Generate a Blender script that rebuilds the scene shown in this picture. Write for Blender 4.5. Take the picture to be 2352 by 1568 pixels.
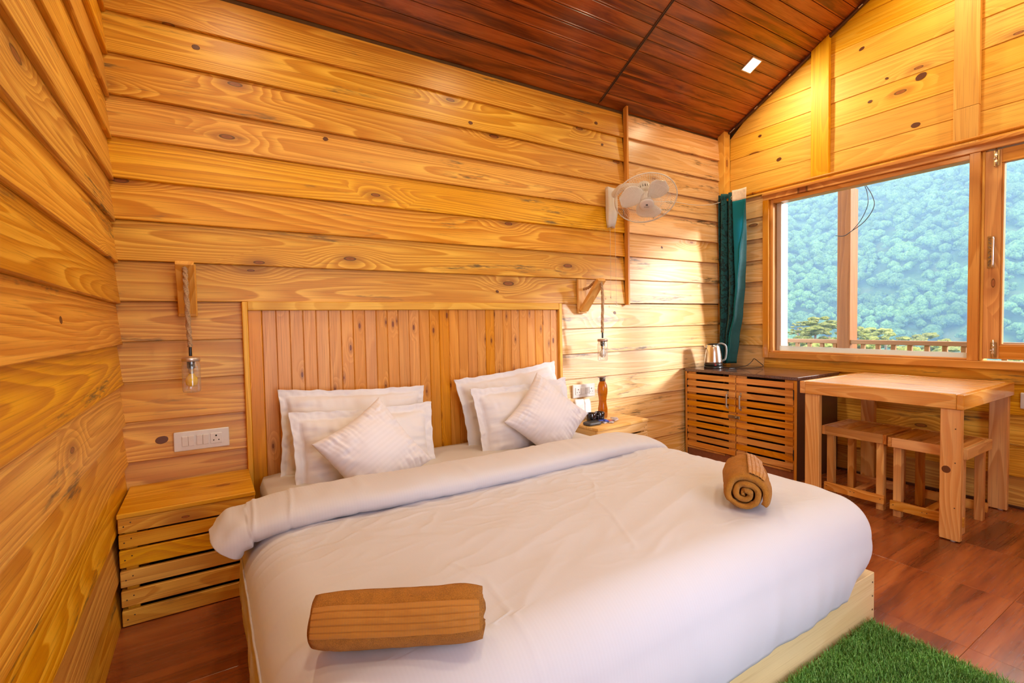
import bpy, bmesh, math, random
import numpy as np
from mathutils import Vector, Matrix, Euler, noise

random.seed(7)
rng = np.random.default_rng(7)
for o in list(bpy.data.objects): bpy.data.objects.remove(o)
SC = bpy.context.scene
COL = SC.collection
R = math.radians
# ------------------------------------------------------------------ camera
cam = bpy.data.cameras.new('camera'); camo = bpy.data.objects.new('camera', cam); COL.objects.link(camo)
CAMP = Vector((-4.1963, -2.8991, 1.2)); YAW, PITCH, ROLL, FPX = R(-31.8169), R(-2.1756), R(-1.0986), 1127.67
fwd = Vector((-math.sin(YAW) * math.cos(PITCH), math.cos(YAW) * math.cos(PITCH), math.sin(PITCH)))
rgt = Vector((math.cos(YAW), math.sin(YAW), 0)); upv = rgt.cross(fwd)
r2 = rgt * math.cos(ROLL) + upv * math.sin(ROLL); u2 = -rgt * math.sin(ROLL) + upv * math.cos(ROLL)
M = Matrix((r2, u2, -fwd)).transposed().to_4x4(); M.translation = CAMP
camo.matrix_world = M
cam.sensor_fit = 'HORIZONTAL'; cam.sensor_width = 36; cam.lens = 36 * FPX / 2352; cam.clip_start = .05; cam.clip_end = 3000
SC.camera = camo
# ------------------------------------------------------------------ world, sun, exposure
SC.view_settings.view_transform = 'Standard'; SC.view_settings.look = 'None'; SC.view_settings.gamma = 1
SC.view_settings.exposure = 0.74; SC.view_settings.use_curve_mapping = False
w = bpy.data.worlds.new('hazy_sky'); SC.world = w; w.use_nodes = True
bg = w.node_tree.nodes['Background']; bg.inputs[0].default_value = (.78, .86, 1.0, 1); bg.inputs[1].default_value = 3.8
sun = bpy.data.lights.new('sun', 'SUN'); sun.energy = 3.6; sun.angle = R(9.0); sun.color = (.96, .98, 1)
so = bpy.data.objects.new('sun', sun); COL.objects.link(so)
so.rotation_euler = Vector((-.68, 1.0, -.31)).to_track_quat('-Z', 'Y').to_euler()
cy = SC.cycles
cy.use_denoising = True; cy.max_bounces = 6; cy.diffuse_bounces = 4; cy.glossy_bounces = 2; cy.transmission_bounces = 5
cy.volume_bounces = 0; cy.transparent_max_bounces = 8; cy.caustics_reflective = False; cy.caustics_refractive = False
cy.sample_clamp_indirect = 6; cy.use_adaptive_sampling = True; cy.adaptive_threshold = 0.06; cy.adaptive_min_samples = 16; cy.blur_glossy = .5
LAMP_W = 8.5          # watts of each ceiling downlight
LAMP_COL = (1.0, .83, .52)
# portals: guide sampling of the daylight through the window and the added doorway (no light of their own)
def portal(loc, sx, sy, rot):
    l = bpy.data.lights.new('window_portal', 'AREA'); l.shape = 'RECTANGLE'; l.size = sx; l.size_y = sy; l.cycles.is_portal = True
    o = bpy.data.objects.new('window_portal', l); COL.objects.link(o); o.location = loc; o.rotation_euler = rot
portal((.14, -1.8, 1.56), 1.3, 2.75, Euler((0, R(90), 0)))
portal((-3.25, -3.72, 1.05), 1.6, 2.1, Euler((R(-90), 0, 0)))

# ------------------------------------------------------------------ node helpers
class NT:
    def __init__(s, name):
        s.m = bpy.data.materials.new(name); s.m.use_nodes = True; s.t = s.m.node_tree; s.n = s.t.nodes; s.n.clear()
        s.out = s.n.new('ShaderNodeOutputMaterial')
    def L(s, a, b): s.t.links.new(a, b)
    def put(s, sock, v):
        if hasattr(v, 'links') or isinstance(v, bpy.types.NodeSocket): s.L(v, sock)
        else: sock.default_value = v
    def math(s, op, a, b=0.0, c=None, clamp=False):
        n = s.n.new('ShaderNodeMath'); n.operation = op; n.use_clamp = clamp
        s.put(n.inputs[0], a); s.put(n.inputs[1], b)
        if c is not None: s.put(n.inputs[2], c)
        return n.outputs[0]
    def vmath(s, op, a, b):
        n = s.n.new('ShaderNodeVectorMath'); n.operation = op; s.put(n.inputs[0], a); s.put(n.inputs[1], b); return n.outputs[0]
    def coord(s, kind='Object'): return s.n.new('ShaderNodeTexCoord').outputs[kind]
    def rand(s): return s.n.new('ShaderNodeObjectInfo').outputs['Random']
    def noise(s, v, scale, detail=2.0, rough=.5, dist=0.0):
        n = s.n.new('ShaderNodeTexNoise'); s.L(v, n.inputs['Vector']); n.inputs['Scale'].default_value = scale
        n.inputs['Detail'].default_value = detail; n.inputs['Roughness'].default_value = rough; n.inputs['Distortion'].default_value = dist
        return n.outputs[0]
    def voro(s, v, scale):
        n = s.n.new('ShaderNodeTexVoronoi'); s.L(v, n.inputs['Vector']); n.inputs['Scale'].default_value = scale
        return n
    def ramp(s, f, stops, interp='LINEAR'):
        n = s.n.new('ShaderNodeValToRGB'); n.color_ramp.interpolation = interp; s.L(f, n.inputs[0]); e = n.color_ramp.elements
        for i, (p, c) in enumerate(stops):
            q = e[i] if i < 2 else e.new(p)
            q.position = p; q.color = (*c, 1) if len(c) == 3 else c
        return n.outputs[0]
    def mr(s, f, a, b, c=0.0, d=1.0, smooth=True):
        n = s.n.new('ShaderNodeMapRange'); n.interpolation_type = 'SMOOTHSTEP' if smooth else 'LINEAR'
        s.L(f, n.inputs[0]); n.inputs[1].default_value = a; n.inputs[2].default_value = b; n.inputs[3].default_value = c; n.inputs[4].default_value = d
        return n.outputs[0]
    def mix(s, f, a, b, mode='MIX'):
        n = s.n.new('ShaderNodeMix'); n.data_type = 'RGBA'; n.blend_type = mode
        s.put(n.inputs[0], f); s.put(n.inputs[6], a); s.put(n.inputs[7], b); return n.outputs[2]
    def bump(s, h, strength, dist=.01):
        n = s.n.new('ShaderNodeBump'); s.L(h, n.inputs['Height']); n.inputs['Strength'].default_value = strength; n.inputs['Distance'].default_value = dist
        return n.outputs[0]
    def bsdf(s, **k):
        b = s.n.new('ShaderNodeBsdfPrincipled'); s.L(b.outputs[0], s.out.inputs[0])
        for q, v in k.items():
            s.put(b.inputs[{'col': 'Base Color', 'rough': 'Roughness', 'metal': 'Metallic', 'spec': 'Specular IOR Level', 'coat': 'Coat Weight',
                            'coatr': 'Coat Roughness', 'nrm': 'Normal', 'trans': 'Transmission Weight', 'ior': 'IOR', 'sheen': 'Sheen Weight',
                            'alpha': 'Alpha', 'sss': 'Subsurface Weight', 'emc': 'Emission Color', 'ems': 'Emission Strength'}[q]], v)
        return b
def c4(c): return (*c, 1) if len(c) == 3 else c

def wood(name, light, mid, dark, rings=7.0, knots=.35, stain=.0, rough=.38, var=.12, coat=.0, knotsize=1.0, contrast=1.0, bump=.25, spec=.4, grain=1.0, stretch=.45, flat=16.0, ks=(1.9, 5.6, .2), coatr=.12):
    t = NT(name); r = t.rand()
    off = t.n.new('ShaderNodeCombineXYZ'); t.L(t.math('MULTIPLY', r, 41.7), off.inputs[0]); t.L(t.math('MULTIPLY', r, 23.1), off.inputs[1]); t.L(t.math('MULTIPLY', r, 57.3), off.inputs[2])
    P = t.vmath('ADD', t.coord(), off.outputs[0])
    Pg = t.vmath('MULTIPLY', P, (stretch, 4.2, 4.2))
    n = t.noise(Pg, 1.0, 1.6, .45, .25)
    Pk = t.vmath('MULTIPLY', P, ks)
    v = t.voro(Pk, 1.0); v.voronoi_dimensions = '2D'; sep = t.n.new('ShaderNodeSeparateColor'); t.L(v.outputs['Color'], sep.inputs[0])
    has = t.math('LESS_THAN', sep.outputs[0], knots)
    size = t.math('MULTIPLY_ADD', sep.outputs[1], .065 * knotsize, .035 * knotsize)
    d = v.outputs['Distance']
    near = t.math('MULTIPLY', t.mr(d, 0.0, .55, 1.0, 0.0), has)
    n2 = t.math('MULTIPLY_ADD', near, .22, n)
    wig = t.noise(t.vmath('MULTIPLY', P, (2.0, 20., 20.)), 1.0, 2.0)
    sy = t.n.new('ShaderNodeSeparateXYZ'); t.L(t.coord(), sy.inputs[0])
    yo = t.math('ADD', sy.outputs[1], t.math('MULTIPLY_ADD', t.math('FRACT', t.math('MULTIPLY', r, 5.17)), .08, -.04))
    n2 = t.math('ADD', n2, t.math('MULTIPLY', t.math('MULTIPLY', yo, yo), flat))
    n3 = t.math('MULTIPLY_ADD', wig, .022, n2)
    ph = t.math('FRACT', t.math('MULTIPLY', n3, rings * 2.2))
    ring = t.ramp(ph, [(0, (0, 0, 0)), (.30, (.45,) * 3), (.70, (1,) * 3), (.86, (.95,) * 3), (.93, (0, 0, 0)), (1, (0, 0, 0))])
    fine = t.noise(t.vmath('MULTIPLY', P, (3., 230. * grain, 230. * grain)), 1.0, 2.0, .6)
    large = t.noise(t.vmath('MULTIPLY', P, (.9, 3.5, 3.5)), 1.0, 2.0)
    col = t.mix(t.math('MULTIPLY', ring, .95 * contrast, clamp=True), c4(light), c4(mid))
    col = t.mix(t.mr(large, .42, .75, 0, .6), col, c4(mid))
    col = t.mix(t.mr(fine, .5, .72, 0, .42 * contrast), col, c4(dark))
    kd = t.math('MULTIPLY', t.math('LESS_THAN', d, 9.0), has)
    kmask = t.math('MULTIPLY', t.math('SUBTRACT', 1.0, t.math('DIVIDE', d, size), clamp=True), kd, clamp=True)
    kring = t.math('MULTIPLY', t.math('GREATER_THAN', kmask, .02), 1.0)
    halo = t.math('MULTIPLY', t.mr(d, .05, .24, .55, 0), has)
    col = t.mix(halo, col, c4(dark))
    kcol = t.ramp(kmask, [(.02, tuple(x * .22 for x in dark)), (.25, tuple(x * .45 for x in dark)), (.45, (dark[0] * 1.1, dark[1] * .9, dark[2])), (1, (dark[0] * .7, dark[1] * .6, dark[2] * .6))])
    col = t.mix(t.math('MULTIPLY', t.mr(kmask, .0, .12), .9), col, kcol)
    if stain > 0:
        s1 = t.noise(t.vmath('MULTIPLY', P, (1.1, 7.5, 7.5)), 1.0, 5.0, .68)
        s2 = t.noise(t.vmath('MULTIPLY', P, (7., 60., 60.)), 1.0, 3.0, .7)
        sm = t.math('MULTIPLY', t.mr(s1, .575 - .05 * max(0, stain - .9), .675 - .05 * max(0, stain - .9)), t.mr(s2, .42, .62), clamp=True)
        col = t.mix(t.math('MULTIPLY', sm, min(stain, .9)), col, (.11, .075, .035, 1))
    hsv = t.n.new('ShaderNodeHueSaturation'); t.L(col, hsv.inputs['Color'])
    t.L(t.math('MULTIPLY_ADD', r, 2 * var, 1 - var), hsv.inputs['Value'])
    r5 = t.math('FRACT', t.math('MULTIPLY', r, 7.31)); t.L(t.math('MULTIPLY_ADD', r5, .09 * var, .497 - .055 * var), hsv.inputs['Hue'])
    t.L(t.math('MULTIPLY_ADD', t.math('FRACT', t.math('MULTIPLY', r, 13.7)), .16, .92), hsv.inputs['Saturation'])
    hgt = t.math('ADD', t.math('MULTIPLY', ring, -.5), fine)
    rg = t.math('MULTIPLY_ADD', fine, .18, rough - .09)
    t.bsdf(col=hsv.outputs[0], rough=rg, spec=spec, coat=coat, coatr=coatr, nrm=t.bump(hgt, bump, .0012))
    return t.m

def plain(name, col, rough=.5, metal=0., var=0., spec=.5, coat=0., noise_amt=.08, nscale=40., bump=.0):
    t = NT(name); n = t.noise(t.coord(), nscale, 3)
    c = t.mix(t.mr(n, .3, .7), c4(tuple(x * (1 - noise_amt) for x in col)), c4(tuple(min(1, x * (1 + noise_amt)) for x in col)))
    kw = dict(col=c, rough=rough, metal=metal, spec=spec, coat=coat)
    if bump: kw['nrm'] = t.bump(n, bump, .002)
    t.bsdf(**kw); return t.m

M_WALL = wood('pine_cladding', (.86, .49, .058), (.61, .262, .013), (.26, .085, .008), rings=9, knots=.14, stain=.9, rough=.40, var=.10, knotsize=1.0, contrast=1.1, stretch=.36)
M_WALL2 = wood('stained_daylit_pine_cladding', (.85, .58, .27), (.73, .42, .13), (.26, .11, .03), rings=8, knots=.17, stain=1.6, rough=.30, var=.12, knotsize=1.1, contrast=1.1, stretch=.36)  # grey stains belong to the boards; the paler tone paints in window daylight
M_GABLE = wood('pine_gable', (.88, .52, .06), (.78, .40, .03), (.34, .12, .012), rings=6, knots=.26, stain=.0, rough=.52, var=.06, knotsize=1.3, stretch=.36)
M_POST = wood('pine_post', (.86, .51, .065), (.74, .38, .03), (.40, .15, .018), rings=5, knots=.22, rough=.50, var=.06)
M_HEAD = wood('headboard_pine', (.75, .345, .06), (.61, .245, .03), (.20, .05, .01), rings=5, knots=.34, rough=.4, var=.04, ks=(5.0, 15., .3), knotsize=1.0, contrast=.8)
M_SLAT = wood('cabinet_pine', (.74, .36, .06), (.60, .25, .03), (.24, .07, .014), rings=5, knots=.14, rough=.42, var=.10, knotsize=.7)
M_NS = wood('nightstand_pine', (.82, .46, .06), (.64, .29, .025), (.32, .10, .016), rings=5, knots=.12, stain=.5, rough=.42, var=.12, knotsize=.7)
M_NSR = wood('pale_nightstand_pine', (.82, .54, .20), (.70, .40, .10), (.36, .17, .05), rings=5, knots=.12, rough=.42, var=.10, knotsize=.7)
M_TAB = wood('table_pine', (.80, .43, .115), (.64, .27, .05), (.34, .12, .03), rings=6, knots=.14, rough=.24, var=.08, coat=.6, knotsize=.9, stretch=.8)
M_TABTOP = wood('varnished_table_top', (.80, .46, .15), (.64, .30, .07), (.34, .12, .03), rings=6, knots=.22, rough=.34, var=.08, coat=1.0, coatr=.26, spec=.9, knotsize=.9, stretch=.8, bump=.08)
M_STOOL = wood('stool_pine', (.72, .38, .10), (.54, .22, .04), (.28, .10, .025), rings=7, knots=.14, rough=.35, var=.16, coat=.2, knotsize=.7, stretch=.9)
M_BOX = wood('bed_base_pine', (.76, .58, .30), (.66, .46, .20), (.38, .20, .07), rings=5, knots=.16, rough=.5, var=.04, contrast=.6)
M_FRAME = wood('window_frame_wood', (.74, .38, .085), (.58, .25, .04), (.32, .11, .02), rings=5, knots=.14, rough=.38, var=.08, coat=.15)
M_PALE = wood('daylit_jamb_wood', (.82, .70, .58), (.76, .62, .50), (.55, .42, .30), rings=4, knots=.1, rough=.6, var=.05, contrast=.5)  # pale tone puts the daylight on the outer jamb into its colour
M_PORCH = wood('porch_wood', (.42, .22, .085), (.34, .16, .055), (.24, .10, .03), rings=4, knots=.1, rough=.6, var=.05)
M_PPOST = wood('porch_post_wood', (.36, .15, .045), (.28, .11, .03), (.2, .08, .02), rings=4, knots=.1, rough=.4, var=.05)
M_LAMPW = wood('lamp_bracket_wood', (.80, .46, .11), (.66, .32, .05), (.38, .15, .04), rings=6, knots=.05, rough=.5, var=.05, stretch=1.2)

def m_ceiling():
    t = NT('mahogany_panel'); r = t.rand()
    off = t.n.new('ShaderNodeCombineXYZ'); t.L(t.math('MULTIPLY', r, 41.7), off.inputs[0]); t.L(t.math('MULTIPLY', r, 11.1), off.inputs[1])
    P = t.vmath('ADD', t.coord(), off.outputs[0])
    n = t.noise(t.vmath('MULTIPLY', P, (1.1, 14., 14.)), 1.0, 4.0, .6, .6)
    f = t.noise(t.vmath('MULTIPLY', P, (5., 160., 160.)), 1.0, 2.0)
    c = t.ramp(n, [(.25, (.05, .010, .003)), (.41, (.17, .036, .006)), (.56, (.38, .09, .014)), (.76, (.50, .16, .03))])
    c = t.mix(t.mr(f, .45, .8, 0, .35), c, (.05, .012, .005, 1))
    t.bsdf(col=c, rough=.24, spec=.5, coat=.3, coatr=.12, nrm=t.bump(f, .08, .001)); return t.m
def m_floor():
    t = NT('floor_laminate'); r = t.rand()
    off = t.n.new('ShaderNodeCombineXYZ'); t.L(t.math('MULTIPLY', r, 31.7), off.inputs[0]); t.L(t.math('MULTIPLY', r, 17.1), off.inputs[1])
    P = t.vmath('ADD', t.coord(), off.outputs[0])
    n = t.noise(t.vmath('MULTIPLY', P, (.9, 8., 8.)), 1.0, 4.0, .6, .8)
    f = t.noise(t.vmath('MULTIPLY', P, (4., 130., 130.)), 1.0, 3.0)
    c = t.ramp(n, [(.28, (.10, .022, .006)), (.45, (.25, .058, .014)), (.6, (.37, .10, .024)), (.8, (.46, .15, .045))])
    c = t.mix(t.mr(f, .45, .75, 0, .35), c, (.08, .022, .008, 1))
    v = t.voro(t.vmath('MULTIPLY', P, (3.2, 7.0, 1.0)), 1.0); sep = t.n.new('ShaderNodeSeparateColor'); t.L(v.outputs['Color'], sep.inputs[0])
    k = t.math('MULTIPLY', t.mr(t.math('ADD', v.outputs['Distance'], t.math('MULTIPLY', n, .2)), .10, .20, 1, 0), t.math('LESS_THAN', sep.outputs[0], .35))
    c = t.mix(t.math('MULTIPLY', k, .75), c, (.03, .010, .005, 1))
    t.bsdf(col=c, rough=t.math('MULTIPLY_ADD', f, .12, .20), spec=.5, coat=.25, coatr=.15, nrm=t.bump(f, .12, .0008)); return t.m
def m_fabric(name, col, stripe=0.0, period=.012, axis=0, rough=.75, bump=.15, sheen=.2):
    t = NT(name); P = t.coord(); s = t.n.new('ShaderNodeSeparateXYZ'); t.L(P, s.inputs[0])
    a = s.outputs[axis]
    st = t.mr(t.math('SINE', t.math('MULTIPLY', a, 2 * math.pi / period)), -.25, .25)
    n = t.noise(P, 900, 2)
    c = t.mix(t.math('MULTIPLY', st, stripe), c4(col), c4(tuple(x * .80 for x in col)))
    t.bsdf(col=c, rough=t.math('MULTIPLY_ADD', st, -.25 * (stripe > 0), rough), spec=.25, sheen=sheen, nrm=t.bump(n, bump, .0006)); return t.m
def m_terry(name, col):
    t = NT(name); P = t.coord(); n = t.noise(P, 480, 3, .75); n2 = t.noise(P, 45, 3)
    c = t.mix(t.mr(n, .35, .7), c4(tuple(x * .66 for x in col)), c4(tuple(min(1, x * 1.25) for x in col)))
    c = t.mix(t.mr(n2, .35, .7, 0, .35), c, c4(tuple(min(1, x * 1.35) for x in col)))
    t.bsdf(col=c, rough=.95, spec=.1, sheen=.08, nrm=t.bump(n, .9, .004)); return t.m
def m_glass(name, col=(1, 1, 1), rough=0.0, ior=1.45):
    t = NT(name); b = t.bsdf(col=c4(col), rough=rough, trans=1.0, ior=ior)
    tr = t.n.new('ShaderNodeBsdfTransparent'); tr.inputs[0].default_value = c4(tuple(x * .97 for x in col))
    mx = t.n.new('ShaderNodeMixShader'); lp = t.n.new('ShaderNodeFresnel'); lp.inputs[0].default_value = 1.12
    gl = t.n.new('ShaderNodeBsdfGlossy'); gl.inputs['Roughness'].default_value = .02
    t.L(lp.outputs[0], mx.inputs[0]); t.L(tr.outputs[0], mx.inputs[1]); t.L(gl.outputs[0], mx.inputs[2]); t.L(mx.outputs[0], t.out.inputs[0])
    return t.m
M_CEIL = m_ceiling(); M_FLOOR = m_floor()
M_SHEET = m_fabric('white_cotton', (.575, .55, .60), .10, .010, 0)
M_MATT = m_fabric('mattress_sheet', (.60, .54, .50), .08, .012, 1)
M_PILLOW = m_fabric('pillow_cotton', (.72, .69, .73), 0)
M_CUSH = m_fabric('satin_stripe_cotton', (.74, .71, .78), .16, .022, 1)
M_TOWEL = m_terry('tan_terry', (.45, .175, .022))
M_TOWELB = m_fabric('tan_woven_band', (.42, .165, .022), .30, .006, 0, .8, .4)
M_GLASS = m_glass('window_glass'); M_JAR = m_glass('jar_glass', (.96, .97, .97))
M_DARK = plain('dark_gap', (.012, .008, .006), .9); M_BACK = plain('wall_backing', (.12, .06, .025), .9)
M_BROWN = plain('dark_brown_plywood', (.075, .026, .014), .35, coat=.2)
M_KICK = plain('brown_kick_board', (.26, .09, .04), .45)
M_SLAB = plain('speckled_dark_slab', (.12, .055, .04), .18, noise_amt=.6, nscale=260., coat=.4)
M_SLABE = plain('slab_edge', (.09, .035, .02), .5, noise_amt=.7, nscale=200.)
M_METAL = plain('brushed_steel', (.72, .70, .67), .22, 1.0, noise_amt=.03)
M_DULL = plain('dull_bronze', (.30, .24, .18), .38, .9)
M_HANDLE = plain('tarnished_steel', (.42, .37, .32), .4, .85)
M_CHROME = plain('bright_bolt_metal', (.8, .78, .74), .2, 1.0)
M_BRASS = plain('antique_brass', (.45, .33, .16), .3, 1.0)
M_BLACK = plain('black_plastic', (.012, .012, .013), .3); M_BLACKG = plain('black_glaze', (.006, .006, .008), .06, coat=.8)
M_WHITE = plain('white_plastic', (.70, .66, .64), .32, noise_amt=.02); M_WHITEL = plain('white_translucent_plastic', (.82, .80, .78), .25, noise_amt=.02)
M_GREYP = plain('grey_handle_plastic', (.30, .32, .33), .35); M_ROPE = plain('jute_rope', (.42, .26, .14), .9, nscale=300., noise_amt=.4, bump=.6)
M_NAIL = plain('nail_head', (.10, .055, .03), .5, .3); M_HOLE = plain('socket_hole', (.02, .015, .012), .8)
M_LID = plain('jar_lid_metal', (.60, .52, .46), .35, .9); M_COPLID = plain('copper_jar_lid', (.42, .28, .22), .4, .8)
M_RED = plain('red_switch', (.5, .02, .04), .3); M_CREAM = plain('cream_header_cloth', (.80, .70, .58), .8)
M_CORD = plain('beige_cord', (.62, .50, .38), .8); M_PAPER = plain('white_paper', (.82, .79, .80), .7)
M_WRAP = plain('wrapper_foil', (.45, .38, .42), .3, .2); M_BLUE = plain('blue_print', (.03, .07, .42), .4); M_REDP = plain('red_print', (.45, .06, .05), .4)
M_RUGB = plain('rug_backing', (.02, .07, .012), .9)
M_CAULK = plain('white_caulk', (.75, .66, .52), .8); M_FILM = None
def m_jar():
    t = NT('jar_glass_patterned'); lw = t.n.new('ShaderNodeLayerWeight'); lw.inputs[0].default_value = .25
    tr = t.n.new('ShaderNodeBsdfTransparent'); tr.inputs[0].default_value = (.96, .96, .95, 1)
    gl = t.n.new('ShaderNodeBsdfGlossy'); gl.inputs['Roughness'].default_value = .12; df = t.n.new('ShaderNodeBsdfDiffuse'); df.inputs[0].default_value = (.8, .78, .75, 1)
    m1 = t.n.new('ShaderNodeMixShader'); m1.inputs[0].default_value = .4; t.L(gl.outputs[0], m1.inputs[1]); t.L(df.outputs[0], m1.inputs[2])
    P = t.coord(); v = t.voro(t.vmath('MULTIPLY', P, (90, 90, 60)), 1.0)
    f = t.math('MULTIPLY_ADD', lw.outputs['Facing'], .55, .05); f = t.math('ADD', f, t.mr(v.outputs['Distance'], .35, .6, 0, .16))
    mx = t.n.new('ShaderNodeMixShader'); t.L(f, mx.inputs[0]); t.L(tr.outputs[0], mx.inputs[1]); t.L(m1.outputs[0], mx.inputs[2]); t.L(mx.outputs[0], t.out.inputs[0]); return t.m
M_JAR = m_jar()
def m_film():
    t = NT('dusty_glass_film'); n = t.noise(t.coord(), 12, 4)
    b = t.bsdf(col=(.78, .90, .95, 1), rough=.7, spec=.2, alpha=.72); return t.m
M_FILM = m_film()
def m_amber():
    t = NT('amber_plastic'); t.bsdf(col=(.46, .15, .008, 1), rough=.10, trans=.8, ior=1.15, coat=.6); return t.m
M_AMBER = m_amber()
def m_bulb(name, col, tr):
    t = NT(name); t.bsdf(col=c4(col), rough=.15, trans=tr, coat=.5, ior=1.2); return t.m
M_BULBY = m_bulb('yellow_bulb', (.95, .58, .005), .0); M_BULBC = m_bulb('clear_bulb', (.8, .74, .66), .6)
def m_emit(name, col, s):
    t = NT(name); e = t.n.new('ShaderNodeEmission'); e.inputs[0].default_value = c4(col); e.inputs[1].default_value = s; t.L(e.outputs[0], t.out.inputs[0]); return t.m
M_EMIT = m_emit('downlight_glow', (1, .93, .82), 6.0)
def m_curtain():
    t = NT('teal_damask'); P = t.coord(); n = t.noise(P, 28, 4, .6, 1.5); f = t.noise(P, 500, 2)
    c = t.mix(t.mr(n, .50, .56), (.004, .075, .085, 1), (.002, .022, .028, 1))
    t.bsdf(col=c, rough=.7, spec=.2, sheen=.25, nrm=t.bump(f, .2, .001)); return t.m
def m_lining():
    t = NT('teal_lining'); b = t.bsdf(col=(.005, .22, .30, 1), rough=.55, spec=.3)
    tl = t.n.new('ShaderNodeBsdfTranslucent'); tl.inputs[0].default_value = (.0, .60, .80, 1)
    mx = t.n.new('ShaderNodeMixShader'); mx.inputs[0].default_value = .45; t.L(b.outputs[0], mx.inputs[1]); t.L(tl.outputs[0], mx.inputs[2]); t.L(mx.outputs[0], t.out.inputs[0]); return t.m
M_TEALD = plain('deep_teal_cloth', (.004, .085, .10), .6, noise_amt=.1); M_CURT = m_curtain(); M_LINE = m_lining()
def m_leaf(name, a, b, c, sc=1.2):
    t = NT(name); P = t.coord(); r = t.rand(); g = t.n.new('ShaderNodeNewGeometry')
    n = t.noise(g.outputs['Position'], sc, 4, .7); n2 = t.noise(g.outputs['Position'], sc * .03, 3)
    col = t.ramp(n, [(.3, a), (.5, b), (.72, c)])
    hs = t.n.new('ShaderNodeHueSaturation'); t.L(col, hs.inputs['Color']); t.L(t.mr(n2, .3, .7, .7, 1.3), hs.inputs['Value'])
    t.bsdf(col=hs.outputs[0], rough=.8, spec=.15, nrm=t.bump(n, 1.0, .8)); return t.m
M_FOREST = m_leaf('forest_foliage', (.022, .07, .025), (.09, .22, .07), (.26, .45, .13), 2.2)
M_PINE = m_leaf('pine_foliage', (.08, .11, .02), (.30, .32, .06), (.60, .54, .14), 4.0)
M_HILL = m_leaf('hill_ground', (.02, .06, .02), (.05, .12, .035), (.13, .17, .07), .15)
M_TRUNK = plain('tree_trunk', (.22, .15, .09), .9)
def m_grass():
    t = NT('artificial_grass_blades'); g = t.n.new('ShaderNodeNewGeometry')
    n = t.noise(g.outputs['Position'], 160, 2); n2 = t.noise(g.outputs['Position'], 9, 2)
    col = t.ramp(n, [(.3, (.05, .15, .018)), (.5, (.14, .34, .05)), (.70, (.42, .62, .20))])
    hs = t.n.new('ShaderNodeHueSaturation'); t.L(col, hs.inputs['Color']); t.L(t.mr(n2, .3, .7, .8, 1.2), hs.inputs['Value'])
    t.bsdf(col=hs.outputs[0], rough=.45, spec=.4); return t.m
M_GRASS = m_grass()

# ------------------------------------------------------------------ geometry helpers
BASE = {}                        # world base point of each root/part that has children
def base(o): return BASE.get(o.name, Vector((0, 0, 0))) if o else Vector((0, 0, 0))
def tag(o, label=None, cat=None, group=None, kind=None):
    if label: o['label'] = label
    if cat: o['category'] = cat
    if group: o['group'] = group
    if kind: o['kind'] = kind
    return o
def thing(name, loc, label, cat, group=None):
    o = bpy.data.objects.new(name, None); COL.objects.link(o); o.location = loc; o.empty_display_size = .1
    BASE[o.name] = Vector(loc); return tag(o, label, cat, group)
def struct(name, loc=(0, 0, 0)):
    o = bpy.data.objects.new(name, None); COL.objects.link(o); o.location = loc; BASE[o.name] = Vector(loc); o['kind'] = 'structure'; return o
def link(name, me, mat, parent=None, loc=(0, 0, 0), rot=None, smooth=False):
    """loc is in world coordinates (before any later turning of the parent)"""
    if mat and not me.materials: me.materials.append(mat)
    if smooth: me.polygons.foreach_set('use_smooth', [True] * len(me.polygons))
    o = bpy.data.objects.new(name, me); COL.objects.link(o)
    o.location = Vector(loc) - base(parent); BASE[o.name] = Vector(loc)
    if parent: o.parent = parent
    if rot is not None: o.rotation_euler = rot.to_euler() if isinstance(rot, Matrix) else rot
    return o
def mesh(name, vs, fs):
    me = bpy.data.meshes.new(name); me.from_pydata([tuple(v) for v in vs], [], fs); me.update(); return me
def bm_mesh(name, bm):
    bmesh.ops.recalc_face_normals(bm, faces=bm.faces)
    me = bpy.data.meshes.new(name); bm.to_mesh(me); bm.free(); return me
_boxc = {}
def boxmesh(sx, sy, sz, bev):
    k = (round(sx, 4), round(sy, 4), round(sz, 4), bev)
    if k in _boxc: return _boxc[k].copy()
    bm = bmesh.new(); bmesh.ops.create_cube(bm, size=1); bmesh.ops.scale(bm, vec=(sx, sy, sz), verts=bm.verts)
    if bev: bmesh.ops.bevel(bm, geom=bm.edges[:], offset=min(bev, min(sx, sy, sz) * .4), segments=1, affect='EDGES')
    me = bm_mesh('box', bm); _boxc[k] = me; return me.copy()
def board(name, lo, hi, mat, parent=None, bev=.002):
    """an axis-aligned board between two world corners; its local X runs along its length (grain)"""
    lo, hi = Vector(lo), Vector(hi); c = (lo + hi) / 2; d = [abs(hi[i] - lo[i]) for i in range(3)]
    od = sorted(range(3), key=lambda i: -d[i]); e = [Vector((1, 0, 0)), Vector((0, 1, 0)), Vector((0, 0, 1))]
    X, Y = e[od[0]], e[od[1]]; Z = X.cross(Y)
    rot = Matrix((X, Y, Z)).transposed()
    return link(name, boxmesh(d[od[0]], d[od[1]], d[od[2]], bev), mat, parent, c, rot)
def beam(name, a, b, wy, wz, mat, parent=None, up=(0, 0, 1), bev=.002):
    """a bar from a to b; wy across, wz along 'up'"""
    a, b = Vector(a), Vector(b); X = (b - a).normalized(); Z = (Vector(up) - Vector(up).dot(X) * X).normalized(); Y = Z.cross(X)
    return link(name, boxmesh((b - a).length, wy, wz, bev), mat, parent, (a + b) / 2, Matrix((X, Y, Z)).transposed())
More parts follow.
